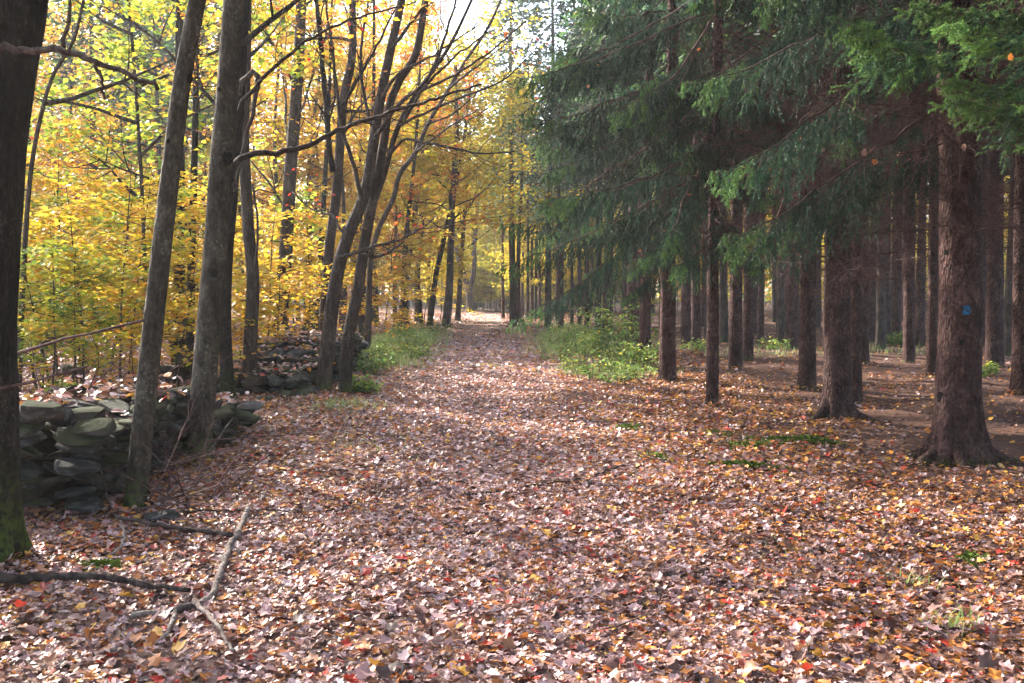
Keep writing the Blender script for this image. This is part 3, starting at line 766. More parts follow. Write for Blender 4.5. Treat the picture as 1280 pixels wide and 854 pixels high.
# blaze and scars on the big trunk
def patch_on(root, P, r0, px, py, Y, wm, hm, mat, name, seed):
    r = np.random.default_rng(seed); W = at(px, py, Y) - np.array(root.location); j = int(np.argmin(np.abs(P[:, 2] - W[2]))); c = P[j]
    a0 = math.asin(max(-1, min(1, (W[0] - c[0]) / (r0 * 1.0)))); n, m = 9, 9
    V = []; 
    for i in range(m):
        for k in range(n):
            u = (k / (n - 1) - .5); v = (i / (m - 1) - .5)
            e = 1 + .07 * math.sin(5 * math.atan2(v, u) + seed) * max(abs(u), abs(v)) * 2 + r.normal(0, .04)
            a = a0 + u * e * wm / r0; rr = r0 * .985 + .014
            V.append((c[0] + rr * math.sin(a), c[1] - rr * math.cos(a), W[2] + v * e * hm))
    Q = [(i * n + k, i * n + k + 1, (i + 1) * n + k + 1, (i + 1) * n + k) for i in range(m - 1) for k in range(n - 1)]
    mb = MB(); mb.add(V, None, Q); return obj(name, mb.mesh(name, mat), root)
b = patch_on(tZ, PZ, rZ, 1207, 388, 9.55, .062, .085, M['blue'], 'paint_blaze', 3); b['label'] = 'small square of faded blue paint'
patch_on(tZ, PZ, rZ, 1184, 498, 9.55, .12, .10, M['scar'], 'bark_scar', 5)
patch_on(tZ, PZ, rZ, 1188, 315, 9.55, .05, .05, M['scar'], 'bark_scar', 6)
patch_on(tZ, PZ, rZ, 1201, 428, 9.55, .035, .05, M['scar'], 'bark_scar', 7)

# ------------------------------------------------------------------ plantation and background trees (copies)
def conifer_proto(seed, h, r0, clean, mat, lab, name='pine_tree'):
    r = np.random.default_rng(seed)
    t = thing(name, lab, 'tree')
    P = np.array([(0, 0, -.05), (r.normal(0, .05), r.normal(0, .05), h * .3), (r.normal(0, .1), r.normal(0, .1), h * .65), (0, 0, h)])
    ch = [obj('trunk', trunk_mesh(P, r0, .03, 'trunk', M[mat], .25, .2, 14, .03, 4, seed, .3, 40), t)]
    mb = MB()
    for k in range(15):
        z = r.uniform(2.2, clean + 1.5); a = r.uniform(0, 2 * PI); l = r.uniform(.5, 1.7)
        c = wander((0, 0, z), (math.cos(a), math.sin(a), r.uniform(-.3, .1)), l, r, 6, .1, 0, .12); tube(mb, c, np.linspace(.011, .003, 6), 3, cap=False)
        for q in range(4):
            i = r.integers(1, 5); tube(mb, wander(c[i], unit(c[i] - c[i - 1]) + r.normal(0, .5, 3), l * r.uniform(.2, .45), r, 4, .15, 0, .1), np.linspace(.005, .002, 4), 3, cap=False)
    ch.append(tag(obj('dead_wood', mb.mesh('dead_wood', M['twig']), t), kind='stuff'))
    ch.append(obj('crown', high_crown(seed + 40, clean, h + .3, 2.2, 300, .36, 'pine_needle' if seed % 2 else 'needle', 6), t))
    CH[t.name] = ch
    return t
LAB_R = 'straight bare plantation trunk among the far rows right of the path'
GR_R = 'far plantation trunks right of the path'
LAB_C = 'tall straight conifer trunk lining the far end of the path'
LAB_LP = 'dark slim trunk in the crowded row left of the far path'
CON = [conifer_proto(300 + i, 17 + i % 2 * 2, .15 + .02 * (i % 3), 8.2 + .7 * (i % 3), ('bark_spruce', 'bark_mid')[i % 2], LAB_R) for i in range(5)]
used = set()
def place(protos, k, x, y, rz, sc, lab, grp):
    p = protos[k % len(protos)]
    z = float(g(x, y)) - .02
    if p.name not in used:
        used.add(p.name); p.location = (x, y, z); p.rotation_euler = (0, 0, rz); p.scale = (sc,) * 3
        p['label'] = lab; p['group'] = grp
        return {c.name.split('.')[0]: c for c in CH[p.name]}
    return dup(p, (x, y, z), rz, sc, lab, grp)[1]
def sunlit(x, y):
    """the open glade beside the far end of the path"""
    a, b = math.sin(SUN_AZ), math.cos(SUN_AZ); u = (x + 1.5) * a + (y - 70) * b; v = (x + 1.5) * b - (y - 70) * a
    return -3 < u < 36 and abs(v) < (16 if np.max(y) > 52 else 11)
def thin(x, y, r):
    a, b = math.sin(SUN_AZ), math.cos(SUN_AZ); u = (x - .3) * a + (y - 18) * b; v = (x - .3) * b - (y - 18) * a
    return 0 < u < 26 and abs(v) < 6 and r.random() < .8
hero_xy = [np.array(o.location)[:2] for o in SC.objects if o.parent is None and o.type == 'EMPTY' and np.array(o.location)[1] > 5]
def clear(x, y, dmin): return all((h[0] - x) ** 2 + (h[1] - y) ** 2 > dmin ** 2 for h in hero_xy)

r = np.random.default_rng(5)
# explicit trees right of the far path
GP_ = 'conifers lining the far path'
PCON = {629: ('leftmost conifer trunk at the right edge of the far path, standing alone', GP_), 641.5: ('thickest conifer trunk at the right edge of the far path', GP_),
        648: ('conifer trunk close against the right side of the thickest one by the far path', GP_), 685: ('stout conifer trunk behind the grass right of the far path', GP_),
        701: ('conifer trunk just right of the stout one behind the grass', GP_), 734: ('dark conifer trunk close left of the mottled trunk in the green bush', GP_)}
PGRO = {1101: 'thickest mid-distance trunk left of the fern clump in the grove', 1150: 'trunk between the fern clump and the lone spruce in the grove', 1260: 'pale trunk at the far right, between the blazed spruce\'s neighbour and the picture edge',
        990: 'trunk just left of the medium spruce, deeper in the grove', 870: 'trunk between the sturdy path-edge spruce and the thin one, deeper in', 1120: 'slim trunk directly behind the green fern clump',
        1185: 'trunk hidden partly behind the left edge of the big blazed spruce', 1225: 'trunk showing just right of the big blazed spruce, far back', 905: 'far trunk close right of the thin path-edge spruce', 1035: 'far trunk just left of the dark broad-footed spruce'}
k = 0
for (px, py, w) in [(629, 397, 5), (641.5, 407, 9), (648, 404, 6), (659.5, 399, 5), (665.5, 400, 5), (674, 398, 4), (685, 409, 9), (701, 415, 6), (715, 408, 4), (724, 404, 4.5), (734, 410, 8), (696, 402, 5), (653, 396, 4)]:
    p = gp(px, py); Y = p[1]
    lab, grp = PCON.get(px, (LAB_C, 'conifers lining the far path'))
    c = place(CON, k, p[0], Y, r.uniform(0, 6), float(np.clip(w * Y / F / .33, .7, 1.35)), lab, grp); k += 1; hero_xy.append(p[:2])
# explicit mid trees in the grove
for (px, py) in [(1101, 437), (1091, 428), (1150, 432), (1260, 445), (990, 436), (975, 428), (870, 437), (857, 430), (1010, 425), (1120, 425), (1185, 430), (1225, 432), (950, 430), (905, 428), (1035, 430), (1060, 426)]:
    p = gp(px, py); place(CON, k, p[0], p[1], r.uniform(0, 6), r.uniform(.8, 1.1), PGRO.get(px, LAB_R), GR_R); k += 1; hero_xy.append(p[:2])
for y in np.arange(28, 64, 3.3):
    for x in np.arange(3.6, 40, 2.9):
        xx = x + r.normal(0, .35) + (y % 2) * .5; yy = y + r.normal(0, .4)
        if xx > .58 * yy + 1 or not clear(xx, yy, 1.7): continue
        if xx < 2.6 + path_x(yy) + .02 * yy: continue
        place(CON, k, xx, yy, r.uniform(0, 6), r.uniform(.8, 1.12), LAB_R, GR_R); k += 1; hero_xy.append(np.array([xx, yy]))
# rows right of frame keep the grove dark; those behind camera added as shade
for (x, y) in [(8.5, 7), (9.5, 11), (11.5, 14), (10.5, 18.5), (13.5, 20), (7.0, 2.5), (11, 4)]:
    place(CON, k, x, y, r.uniform(0, 6), 1.05, 'plantation trunk just beyond the right edge of the picture', 'plantation trees beyond the right edge'); k += 1
for (x, y) in [(5.5, -3), (8, -1.5), (6.5, -7), (10, -6), (4.5, -11), (8.5, -12), (12.5, 0), (-5, -4), (-7.5, -9), (-8, 0), (-4.5, -13), (14, 8)]:
    place(CON, k, x, y, r.uniform(0, 6), 1.05, 'unseen tree added behind the viewer to block the open sky', 'shade trees added behind the viewer'); k += 1
# dark trunks left of the far path
LP_ = []
def shade_proto():  # unseen spruces added outside the frame to darken the right foreground
    t = thing('spruce_tree', 'x', 'tree'); rr = np.random.default_rng(71)
    P = np.array([(0, 0, -.05), (.05, 0, 4), (0, .1, 9), (0, 0, 14.5)])
    CH[t.name] = [obj('trunk', trunk_mesh(P, .2, .03, 'trunk', M['bark_spruce'], .5, .25, 16, .03, 5, 71, .3, 40), t), obj('crown', high_crown(72, 5.2, 14.5, 3.4, 620, .36, 'needle', 8), t)]
    return t
SHD = [shade_proto()]
for i, (x, y) in enumerate([(6.4, 2.6), (7.6, 6.2), (4.6, -.6), (8.6, 2.0), (9.4, 9.2), (6.4, -4.5), (11.5, 5.5), (12.6, 12.5), (3.6, -5.5)]):
    place(SHD, i, x, y, r.uniform(0, 6), 1.0, 'dense spruce added unseen beyond the right edge to shade the grove', 'shade spruces added beyond the right edge')
for i in range(46):
    yy = r.uniform(33, 74); xx = path_x(yy) - 2.6 - r.uniform(.2, 1) * (.06 * yy + 3)
    if not clear(xx, yy, 1.3) or (yy > 52 and sunlit(xx, yy)): continue
    LP_.append((xx, yy)); hero_xy.append(np.array([xx, yy]))

def hardwood_proto(seed, h, r0, zb, nl, per, lab, size=.15):
    r = np.random.default_rng(seed)
    t = thing('maple_tree', lab, 'tree')
    P = np.array([(0, 0, -.05), (r.normal(0, .15), r.normal(0, .15), h * .25), (r.normal(0, .35), r.normal(0, .35), h * .6), (r.normal(0, .6), r.normal(0, .6), h)])
    ch = [obj('trunk', trunk_mesh(P, r0, .03, 'trunk', M[('bark_mid', 'bark_dark')[seed % 2]], .3, .25, 14, .03, 4, seed, .3, 40), t)]
    L = catmull(P, 120); mb = MB(); tips = []
    for i in range(nl):
        u = (i + r.random()) / nl; z = zb + (h - zb) * u ** 1.1; j = int(np.argmin(np.abs(L[:, 2] - z))); a = i * 2.4 + r.normal(0, .4)
        grow(mb, L[j], (math.cos(a), math.sin(a), r.uniform(.1, .6)), r.uniform(1.9, 3.3) * (1 - .45 * u), .032 * (1 - .5 * u), 0, 2, r, tips, (4, 5), .02)
    ch.append(tag(obj('limb', mb.mesh('limb', M['bark_mid']), t), kind='stuff'))
    pos = twig_leaves(tips, per, r, .15); lb = MB()
    scatter(lb, pos, r.uniform(.7, 1.25, len(pos)) * size, LF_DIA, r, .45)
    ch.append(obj('crown', lb.mesh('crown', M['leaf']), t)); CH[t.name] = ch
    return t
HW = [hardwood_proto(400 + i, 13 + 1.5 * (i % 3), .13 + .02 * (i % 3), 2.2 + .5 * (i % 2), 16, 17, 'x') for i in range(5)]
HWB = [hardwood_proto(440 + i, 14 + i, .16, 2.6, 20, 26, 'x', .2) for i in range(2)]
kh = 0
HWP = [hardwood_proto(460 + i, 12 + i, .13, 5.0, 9, 12, 'x', .16) for i in range(3)]
for i, (xx, yy) in enumerate(LP_):
    c = place(HWP, i, xx, yy, r.uniform(0, 6), r.uniform(.75, 1.1), LAB_LP, 'dark trunks left of the far path'); c['crown'].color = (.50 + r.normal(0, .06), 0, 0, 1)
GLAB = {'y': ('yellow-leaved tree in the woods left of the path beyond the wall', 'yellow trees in the woods left of the path'),
        'o': ('orange-leaved tree in the woods left of the path beyond the wall', 'orange trees in the woods left of the path'),
        'g': ('yellow-green leaved tree in the woods left of the path beyond the wall', 'yellow-green trees in the woods left of the path')}
for y in np.arange(19, 80, 4.2):
    for x in np.arange(-50, -3.4, 3.8):
        xx = x + r.normal(0, .9); yy = y + r.normal(0, 1.0)
        if -xx > .60 * yy + 5 or xx > path_x(yy) - 2.9 or not clear(xx, yy, 2.0): continue
        if yy < 30 and xx > -5.0: continue
        if sunlit(xx, yy) or thin(xx, yy, r): continue
        q = r.random(); kd = 'y' if q < .5 else ('o' if q < .78 else 'g')
        c = place(HW, kh, xx, yy, r.uniform(0, 6), r.uniform(.8, 1.2), *GLAB[kd]); kh += 1; hero_xy.append(np.array([xx, yy]))
        c['crown'].color = ({'y': .53, 'o': .70, 'g': .24}[kd] + r.normal(0, .04), 0, 0, 1)
for (x, y) in [(-4.6, 1.6), (-3.2, -3.0), (-6.5, 4.5), (.8, -5.5), (-6.8, -1.5), (2.6, -2.5)]:  # out-of-view maples added as canopy to dim the near ground
    c = place(HWP, kh, x, y, r.uniform(0, 6), 1.2, 'unseen maple added beside the viewer to shade the near ground', 'shade maples added beside the viewer'); kh += 1
    c['crown'].color = (.55, 0, 0, 1)
# hazy pines among the left woods
for i in range(11):
    yy = r.uniform(42, 70); xx = -r.uniform(.27, .5) * yy
    place(CON, k, xx, yy, r.uniform(0, 6), r.uniform(.9, 1.2), 'grey-green pine standing among the yellow trees of the left woods', 'pines among the left woods'); k += 1
# trees closing the far end of the path
for i in range(50):
    xx = r.uniform(-44, 22); yy = r.uniform(117, 138) if xx < 1 else r.uniform(90, 104)
    c = place(HW, kh, xx, yy, r.uniform(0, 6), r.uniform(.9, 1.25), 'bright yellow tree closing off the view beyond the end of the path', 'bright trees beyond the end of the path'); kh += 1
    c['crown'].color = (.39 + r.normal(0, .04), 0, 0, 1)
# yellow maples leaning into the corridor over the far path
kb = 0
for i in range(26):
    xx = 5 + i * 1.7 + r.normal(0, .6); yy = r.uniform(74, 92)
    c = place(HWB, kb, xx, yy, r.uniform(0, 6), r.uniform(.8, 1.1), 'bright yellow tree glimpsed between the plantation trunks on the right', 'yellow trees behind the plantation'); kb += 1
    c['crown'].color = (.44 + r.normal(0, .04), 0, 0, 1)
for (xx, yy, s, h_) in [(-7.5, 108, 1.1, .42), (-5.2, 104, 1.0, .42), (-9.5, 112, 1.2, .44), (-3.4, 109, 1.1, .41), (-12, 115, 1.2, .45), (-6.4, 98, .8, .40), (-5.4, 46, .72, .42), (-5.0, 55, .8, .39), (-5.2, 63, .9, .38), (1.6, 66, .75, .42), (-.5, 97, 1.2, .40), (-3.5, 95, 1.2, .42), (2.8, 98, 1.2, .42), (-1.0, 96, .9, .40), (2.0, 76, .9, .43), (-3.6, 92, 1.0, .42), (-2.2, 101, 1.05, .40), (.8, 104, 1.0, .40), (-7.6, 38, .7, .55), (-8.5, 60, 1.0, .55), (4, 84, 1.0, .45)]:
    c = place(HWB, kb, xx, yy, r.uniform(0, 6), s, 'bright yellow maple arching over the far part of the path', 'yellow maples over the far path'); kb += 1
    c['crown'].color = (h_, 0, 0, 1)

# saplings with layered leaves
def sapling_proto(seed, h, lab, size=.095, nb=15, per=17):
    r = np.random.default_rng(seed)
    t = thing('maple_sapling', lab, 'sapling')
    P = wander((0, 0, -.03), (r.normal(0, .1), r.normal(0, .1), 1), h, r, 10, .06, .05)
    mb = MB(); tube(mb, P, np.linspace(.022, .005, 10), 7); tips = []
    bm_ = MB()
    for i in range(nb):
        u = .30 + .70 * (i + r.random()) / nb; j = min(8, int(u * 9)); a = i * 2.4 + r.normal(0, .5)
        grow(bm_, P[j], (math.cos(a), math.sin(a), r.uniform(.05, .4)), r.uniform(.8, 1.5) * (1 - .35 * u), .008, 0, 1, r, tips, (4, 6), -.01, (.5, 1.0), .1, 4, 0, .12)
    ch = [obj('trunk', mb.mesh('trunk', M['bark_mid']), t), tag(obj('twig', bm_.mesh('twig', M['bark_mid']), t), kind='stuff')]
    pos = twig_leaves(tips, per, r, .10); lb = MB()
    scatter(lb, pos, r.uniform(.75, 1.25, len(pos)) * size, LF_MID, r, .35)
    ch.append(obj('crown', lb.mesh('crown', M['leaf']), t)); CH[t.name] = ch
    return t
SAP = [sapling_proto(500 + i, 2.6 + .7 * (i % 3), 'x') for i in range(5)]
ks = 0
def sap(px, Y, sc, hue, lab, grp):
    global ks
    p = at(px, 370, Y)
    c = place(SAP, ks, p[0], Y, r.uniform(0, 6), sc, lab, grp); c['crown'].color = (hue, 0, 0, 1); ks += 1
LS = ('yellow-leaved sapling in the undergrowth behind the near stone wall', 'yellow saplings behind the wall')
LG = ('yellow-green sapling low in the undergrowth at the far left', 'yellow-green saplings at the far left')
for px, Y, s, h in [(60, 13, .9, .47), (105, 14, 1.0, .48), (150, 13.5, .9, .5), (85, 17, 1.1, .5), (135, 18, 1.15, .46), (220, 15, .85, .47), (215, 19, 1.2, .5), (40, 19, 1.2, .48), (260, 18, 1.2, .5), (330, 21, 1.1, .5),
                    (345, 19, .9, .52), (385, 24, 1.2, .5), (370, 28, 1.3, .5), (180, 22, 1.3, .48), (100, 23, 1.4, .52), (300, 25, 1.3, .5), (240, 26, 1.4, .55), (20, 25, 1.4, .5), (-20, 18, 1.2, .5), (150, 27, 1.5, .5)]:
    sap(px, Y, s, h, *LS)
for px, Y, s, h in [(50, 15, .9, .30), (95, 12.5, .7, .32), (70, 20, 1.3, .22), (30, 22, 1.4, .20), (120, 21, 1.2, .25), (-10, 14, 1., .3), (62, 12, .75, .18), (160, 16, .9, .27), (45, 17, 1.0, .12), (100, 16, .8, .30)]:
    sap(px, Y, s, h, *LG)
for px, Y, s, h in [(452, 27, 1.0, .55), (510, 40, 1.3, .5), (530, 55, 1.4, .48), (550, 62, 1.4, .45), (478, 36, 1.2, .6)]:
    sap(px, Y, s, h, 'gold-leaved sapling among the dark trunks left of the far path', 'gold saplings left of the far path')
rt = np.random.default_rng(91)
for i in range(52):
    lf = i % 2 == 0; Y = rt.uniform(88, 97) if lf else rt.uniform(78, 88); X = rt.uniform(-7, -1) if lf else rt.uniform(-.8, 10)
    sap(640 + X / Y * F, Y, rt.uniform(1.4, 2.2), rt.uniform(.35, .42), 'bright lime-yellow sapling in the thicket that ends the path', 'saplings in the thicket ending the path')
for i in range(22):
    Y = rt.uniform(66, 80); X = rt.uniform(7, 40)
    sap(640 + X / Y * F, Y, rt.uniform(1.4, 2.1), rt.uniform(.38, .46), 'yellow sapling glimpsed low between the far plantation trunks', 'yellow saplings behind the plantation')
for px, Y, s, h in [(610, 90, 1.6, .36), (590, 92, 1.6, .38), (622, 88, 1.3, .36), (575, 86, 1.4, .4), (640, 92, 1.5, .36), (603, 94, 1.7, .4)]:
    sap(px, Y, s, h, 'bright lime-yellow sapling in the thicket that ends the path', 'saplings in the thicket ending the path')

# far woods: one mass nobody could count
def far_woods():
    r = np.random.default_rng(9); mb = MB(); n = 120000
    ang = r.uniform(-.66, .66, n); d = r.uniform(150, 195, n)
    x = np.tan(ang) * d
    top = d * np.where(np.abs(ang + .01) < .07, .13, .36)
    z = r.random(n) ** 1.1 * top
    cl = np.sin(x * .4) + np.sin(x * .17 + 2) + r.normal(0, .4, n)
    pos = np.column_stack([x, d, z + .3 + np.asarray(g(x, d))])[z < top * (.92 + .10 * cl)]
    scatter(mb, pos, r.uniform(.8, 1.5, len(pos)), LF_DIA, r, .6, np.where(np.abs(pos[:, 0] + 3) < 12, .40, np.where(np.sin(pos[:, 0] * .33 + 1.2 * np.sin(pos[:, 2] * .3)) + .6 * np.sin(pos[:, 0] * .9) > .1, -.45, 1.0)) + r.normal(0, .35, len(pos)))
    for i in range(150):
        xx = r.uniform(-110, 110); yy = r.uniform(150, 190)
        tube(mb, [(xx, yy, .0), (xx + r.normal(0, .3), yy, 6), (xx + r.normal(0, .8), yy, 20)], [.3, .22, .1], 5, .0, 1)
    o = obj('far_woods', mb.mesh('far_woods', [M['leaf'], M['bark_mid']])); o.color = (.45, 0, 0, 1); tag(o, kind='stuff', label='bright yellow woods seen far off between the trunks', cat='woods')
far_woods()

# ------------------------------------------------------------------ stone walls
def stone_mesh(seed):
    import bmesh
    r = np.random.default_rng(seed); bm = bmesh.new(); bmesh.ops.create_icosphere(bm, subdivisions=2, radius=1)
    V = np.array([v.co[:] for v in bm.verts]); T = np.array([[v.index for v in f.verts] for f in bm.faces]); bm.free()
    V = np.sign(V) * np.abs(V) ** .55
    for k in range(8):
        nrm = unit(r.normal(0, 1, 3)); d = r.uniform(.58, .98); s = V @ nrm
        V = V - np.maximum(0, s - d)[:, None] * nrm * .95
    V = V + r.normal(0, .04, V.shape); V = V / np.abs(V).max(0)
    mb = MB(); mb.add(V * .5, T); me = mb.mesh('stone', M['stone'], False); return me
STONES = [stone_mesh(600 + i) for i in range(9)]
wall_tops = []
def wall(label, x0, y0, y1, hfun, depth, lmin, lmax, seed, layers_h=(.09, .17), tumble=.0):
    r = np.random.default_rng(seed); ym = (y0 + y1) / 2
    zb = float(g(x0, ym)); t = thing('stone_wall', label, 'wall', (x0, ym, zb))
    # added filler, dark in place of the shade between stones
    mb = MB(); ny = 24; ys = np.linspace(y0 + .25, y1 - .2, ny); rows = []
    for yy in ys:
        h = max(.05, hfun(yy) - .14)
        rows.append([(.16, yy - ym, -.1), (.17, yy - ym, h * .8), (.3, yy - ym, h), (depth - .3, yy - ym, h), (depth - .15, yy - ym, h * .8), (depth - .1, yy - ym, -.1)])
    V = np.array(rows).reshape(-1, 3) * np.array([-1, 1, 1]); Q = [(i * 6 + k, i * 6 + k + 1, (i + 1) * 6 + k + 1, (i + 1) * 6 + k) for i in range(ny - 1) for k in range(5)]
    Q += [(0, 1, 2, 5), (2, 3, 4, 5), ((ny - 1) * 6, (ny - 1) * 6 + 5, (ny - 1) * 6 + 2, (ny - 1) * 6 + 1), ((ny - 1) * 6 + 2, (ny - 1) * 6 + 5, (ny - 1) * 6 + 4, (ny - 1) * 6 + 3)]
    mb.add(V, None, Q); obj('wall_core', mb.mesh('wall_core', M['gap_fill']), t)
    def st(x, y, z, l, d, h, a):
        o = obj('stone', STONES[r.integers(9)], t, (-x, y - ym, z), (r.normal(0, .10 + tumble), r.normal(0, .10 + tumble), a), (d * 1.02, l * 1.0, h * 1.04))
    # front face, layer by layer, then the end face towards the camera and the top
    z = .0
    while z < 1.0:
        h = r.uniform(*layers_h); y = y0 + r.uniform(-.1, .1)
        while y < y1:
            l = r.uniform(lmin, lmax); 
            if z + h * .6 < hfun(y + l / 2): st(.12 + r.normal(0, .03 + tumble * .25), y + l / 2, z + h / 2, l, r.uniform(.24, .36), h * r.uniform(.85, 1.1), r.normal(0, .12 + tumble))
            y += l
        x = .25
        while x < depth - .1 and z + h * .6 < hfun(y0 + .2):
            l = r.uniform(lmin, lmax) * .9; st(x + l / 2, y0 + .08 + r.normal(0, .03), z + h / 2, r.uniform(.22, .3), l, h, r.normal(0, .12)); x += l
        z += h
    y = y0
    while y < y1:
        l = r.uniform(lmin, lmax) * 1.1
        for x in np.arange(.2, depth, .34):
            if r.random() < .82: st(x + r.normal(0, .05), y + l / 2 + r.normal(0, .06), hfun(y + l / 2) - .03 + r.normal(0, .02), l, r.uniform(.26, .42), r.uniform(.08, .16), r.normal(0, .4))
            wall_tops.append((x0 - x, y + l / 2, zb + hfun(y + l / 2) + .05))
        y += l * .95
    return t
wall('dry stone wall with mossy stones in the near left, behind the slim leaning trunk', -2.95, 6.7, 11.6, lambda y: .62 - .09 * math.sin(y * 2.6 + .5) - .05 * math.sin(y * 6.1) - .12 * max(0, y - 8.2) * .9 - .28 * max(0, (y - 10.6)), 1.0, .14, .40, 1, (.045, .12), .15)
wall('low tumbled stone wall littered with leaves, behind the first wall beside the leaning clump', -3.15, 14.8, 20.8, lambda y: .18 + .50 * min(1, max(0, (y - 14.8) / 3.0)) + .05 * math.sin(y * 3), 1.5, .22, .45, 2, (.10, .18), .18)
# loose stones
for (px, py, sx, lab) in [(205, 655, .22, 'dark mossy stone at the foot of the slim leaning trunk'), (30, 625, .34, 'big moss-topped stone low against the near wall, right of the thick dark trunk'), (128, 712, .10, 'small mossy stone by the dark fallen log'),
                          (362, 497, .26, 'mossy green stone fallen from the tumbled wall'), (330, 503, .22, 'flat grey stone at the foot of the tumbled wall'), (388, 490, .24, 'grey stone beside the foot of the leaning clump'),
                          (212, 478, .75, 'broad flat pale slab lying behind the near wall'), (90, 470, .5, 'rounded grey boulder behind the near wall')]:
    p = gp(px, py); o = obj('stone', STONES[int(px) % 9], None, (p[0], p[1], p[2] + sx * .16), (.06, -.05, px * .37), (sx * 1.2, sx, sx * .55)); tag(o, lab, 'stone')

# ------------------------------------------------------------------ leaf litter
def litter():
    r = np.random.default_rng(21)
    def sample(y0, y1, dens, margin=.6):
        area = ((margin * y0 + 1) + (margin * y1 + 1)) * (y1 - y0); n = int(area * dens)
        y = np.sqrt(r.uniform(y0 ** 2, y1 ** 2, n)); x = r.uniform(-1, 1, n) * (margin * y + 1)
        patch = .5 + .25 * np.sin(x * 1.7 + 1.3 * np.sin(y * .9)) + .25 * np.sin(y * 2.1 + x)
        p = np.clip(1.12 - np.clip((x - 1.4 - .07 * y) / 2.6, 0, .93) * np.clip((y - 6.8) / 3.0, .3, 1) - .25 * patch, 0.05, 1)
        p = p * np.where(x < -3.1, .9, 1)
        p = p * np.where(np.abs(x - path_x(y)) < 1.3, np.clip(1 - (y - 24) / 30, .25, 1), 1)
        k = r.random(n) < p
        return x[k], y[k]
    PALE = np.array([.05, .15, .41, .74, .87, .33, .58, .05, .41, .74]); DARK = np.array([.24, .50, .94, .33, .24, .58, .66, .15, .50, .80])
    def tints(x, y):
        # trodden, paler leaves along the middle of the path; browner ones towards the trees
        n = len(x); t = r.random(n); c = np.exp(-((x - path_x(y)) / (1.1 + .02 * y)) ** 2); q = r.random(n)
        t = np.where(q < (.40 + .25 * np.clip((y - 7) / 8, 0, 1)) * c, PALE[r.integers(0, 10, n)], t)
        e = np.clip((x - path_x(y) - 1.6) / 2.5, 0, 1)
        WARM = np.array([.58, .66, .80, .33, .58, .24])
        t = np.where(r.random(n) < .24 * np.clip((y - 5) / 6, 0, 1) * (1 - .6 * c), WARM[r.integers(0, 6, n)], t)
        return np.where(r.random(n) < .6 * e, DARK[r.integers(0, 10, n)], t)
    mb = MB(); big = []
    x, y = sample(3.0, 8.5, 1750)
    n = len(x); z = g(x, y) + r.uniform(.004, .05, n) ; s = np.clip(r.lognormal(math.log(.041), .32, n), .02, .078); t = tints(x, y)
    # pieces big enough to pick apart: the nearest ones in view become single leaves
    inview = (np.abs(x) < .515 * y) & (y > 3.95)
    score = s / y * inview; order = np.argsort(-score); pick = order[:300]; rest = np.setdiff1d(np.arange(n), pick)
    tm = r.integers(0, 8, n)
    for q in range(8):
        i = rest[tm[rest] == q]; scatter(mb, np.column_stack([x[i], y[i], z[i]]), s[i], MAPLES[q], r, .28, t[i])
    cache = {}
    for i in pick:
        tq = int(t[i] * 20) / 20 + .025; key = (int(tm[i]), tq)
        if key not in cache:
            b = MB(); V, T, Q = MAPLES[key[0]]; b.add(V, T, Q, tq); cache[key] = b.mesh('fallen_leaf', M['litter'])
        obj('fallen_leaf', cache[key], floor_o, (x[i], y[i], z[i] + .02), (r.normal(0, .35), r.normal(0, .35), r.uniform(0, 6.3)), s[i])
    x, y = sample(8.5, 20, 900); n = len(x); z = g(x, y) + r.uniform(.004, .05, n)
    scatter(mb, np.column_stack([x, y, z]), np.clip(r.lognormal(math.log(.048), .32, n), .022, .088), LF_MID, r, .34, tints(x, y))
    x, y = sample(20, 45, 110); n = len(x); z = g(x, y) + r.uniform(.004, .05, n)
    scatter(mb, np.column_stack([x, y, z]), np.clip(r.lognormal(math.log(.11), .28, n), .05, .16), LF_DIA, r, .36, tints(x, y))
    x, y = sample(45, 85, 22); n = len(x); z = g(x, y) + r.uniform(.004, .05, n)
    scatter(mb, np.column_stack([x, y, z]), np.clip(r.lognormal(math.log(.15), .28, n), .05, .22), LF_DIA, r, .36, tints(x, y))
    # leaves banked against the feet of the nearer trunks
    for hx in hero_xy:
        if 4 < hx[1] < 23 and abs(hx[0]) < .6 * hx[1]:
            n = 170; a = r.uniform(0, 2 * PI, n); rr = .13 + .34 * r.random(n) ** 1.3; x = hx[0] + rr * np.cos(a); y = hx[1] + rr * np.sin(a)
            scatter(mb, np.column_stack([x, y, g(x, y) + .02 + .10 * np.clip(1 - rr / .42, 0, 1) * r.random(n)]), r.uniform(.035, .075, n), LF_MID, r, .45, tints(x, y))
    # on the walls
    W = np.array(wall_tops); i = r.integers(0, len(W), 1500); P = W[i] + np.column_stack([r.normal(0, .16, 1500), r.normal(0, .14, 1500), r.uniform(0, .05, 1500)])
    scatter(mb, P, r.uniform(.05, .1, 1500), LF_MID, r, .4, r.random(1500))
    o = obj('leaf_litter', mb.mesh('leaf_litter', M['litter'], False)); tag(o, kind='stuff', label='carpet of fallen autumn leaves over the path and forest floor', cat='leaf litter')
litter()

def twig_litter():
    r = np.random.default_rng(22); mb = MB()
    for i in range(900):
        y = math.sqrt(r.uniform(3.5 ** 2, 24 ** 2)); x = r.uniform(-.6, .6) * y
        if abs(x) < 2 and r.random() < .6: continue
        l = r.uniform(.1, .5); a = r.uniform(0, 2 * PI); z = float(g(x, y)) + r.uniform(.015, .06)
        P = wander((x, y, z), (math.cos(a), math.sin(a), r.normal(0, .06)), l, r, 5, .12)
        tube(mb, P, np.linspace(1, .4, 5) * r.uniform(.0018, .005), 4, r.random())
    o = obj('twig_litter', mb.mesh('twig_litter', M['twig'])); tag(o, kind='stuff', label='small dead twigs scattered over the fallen leaves', cat='twigs')
twig_litter()

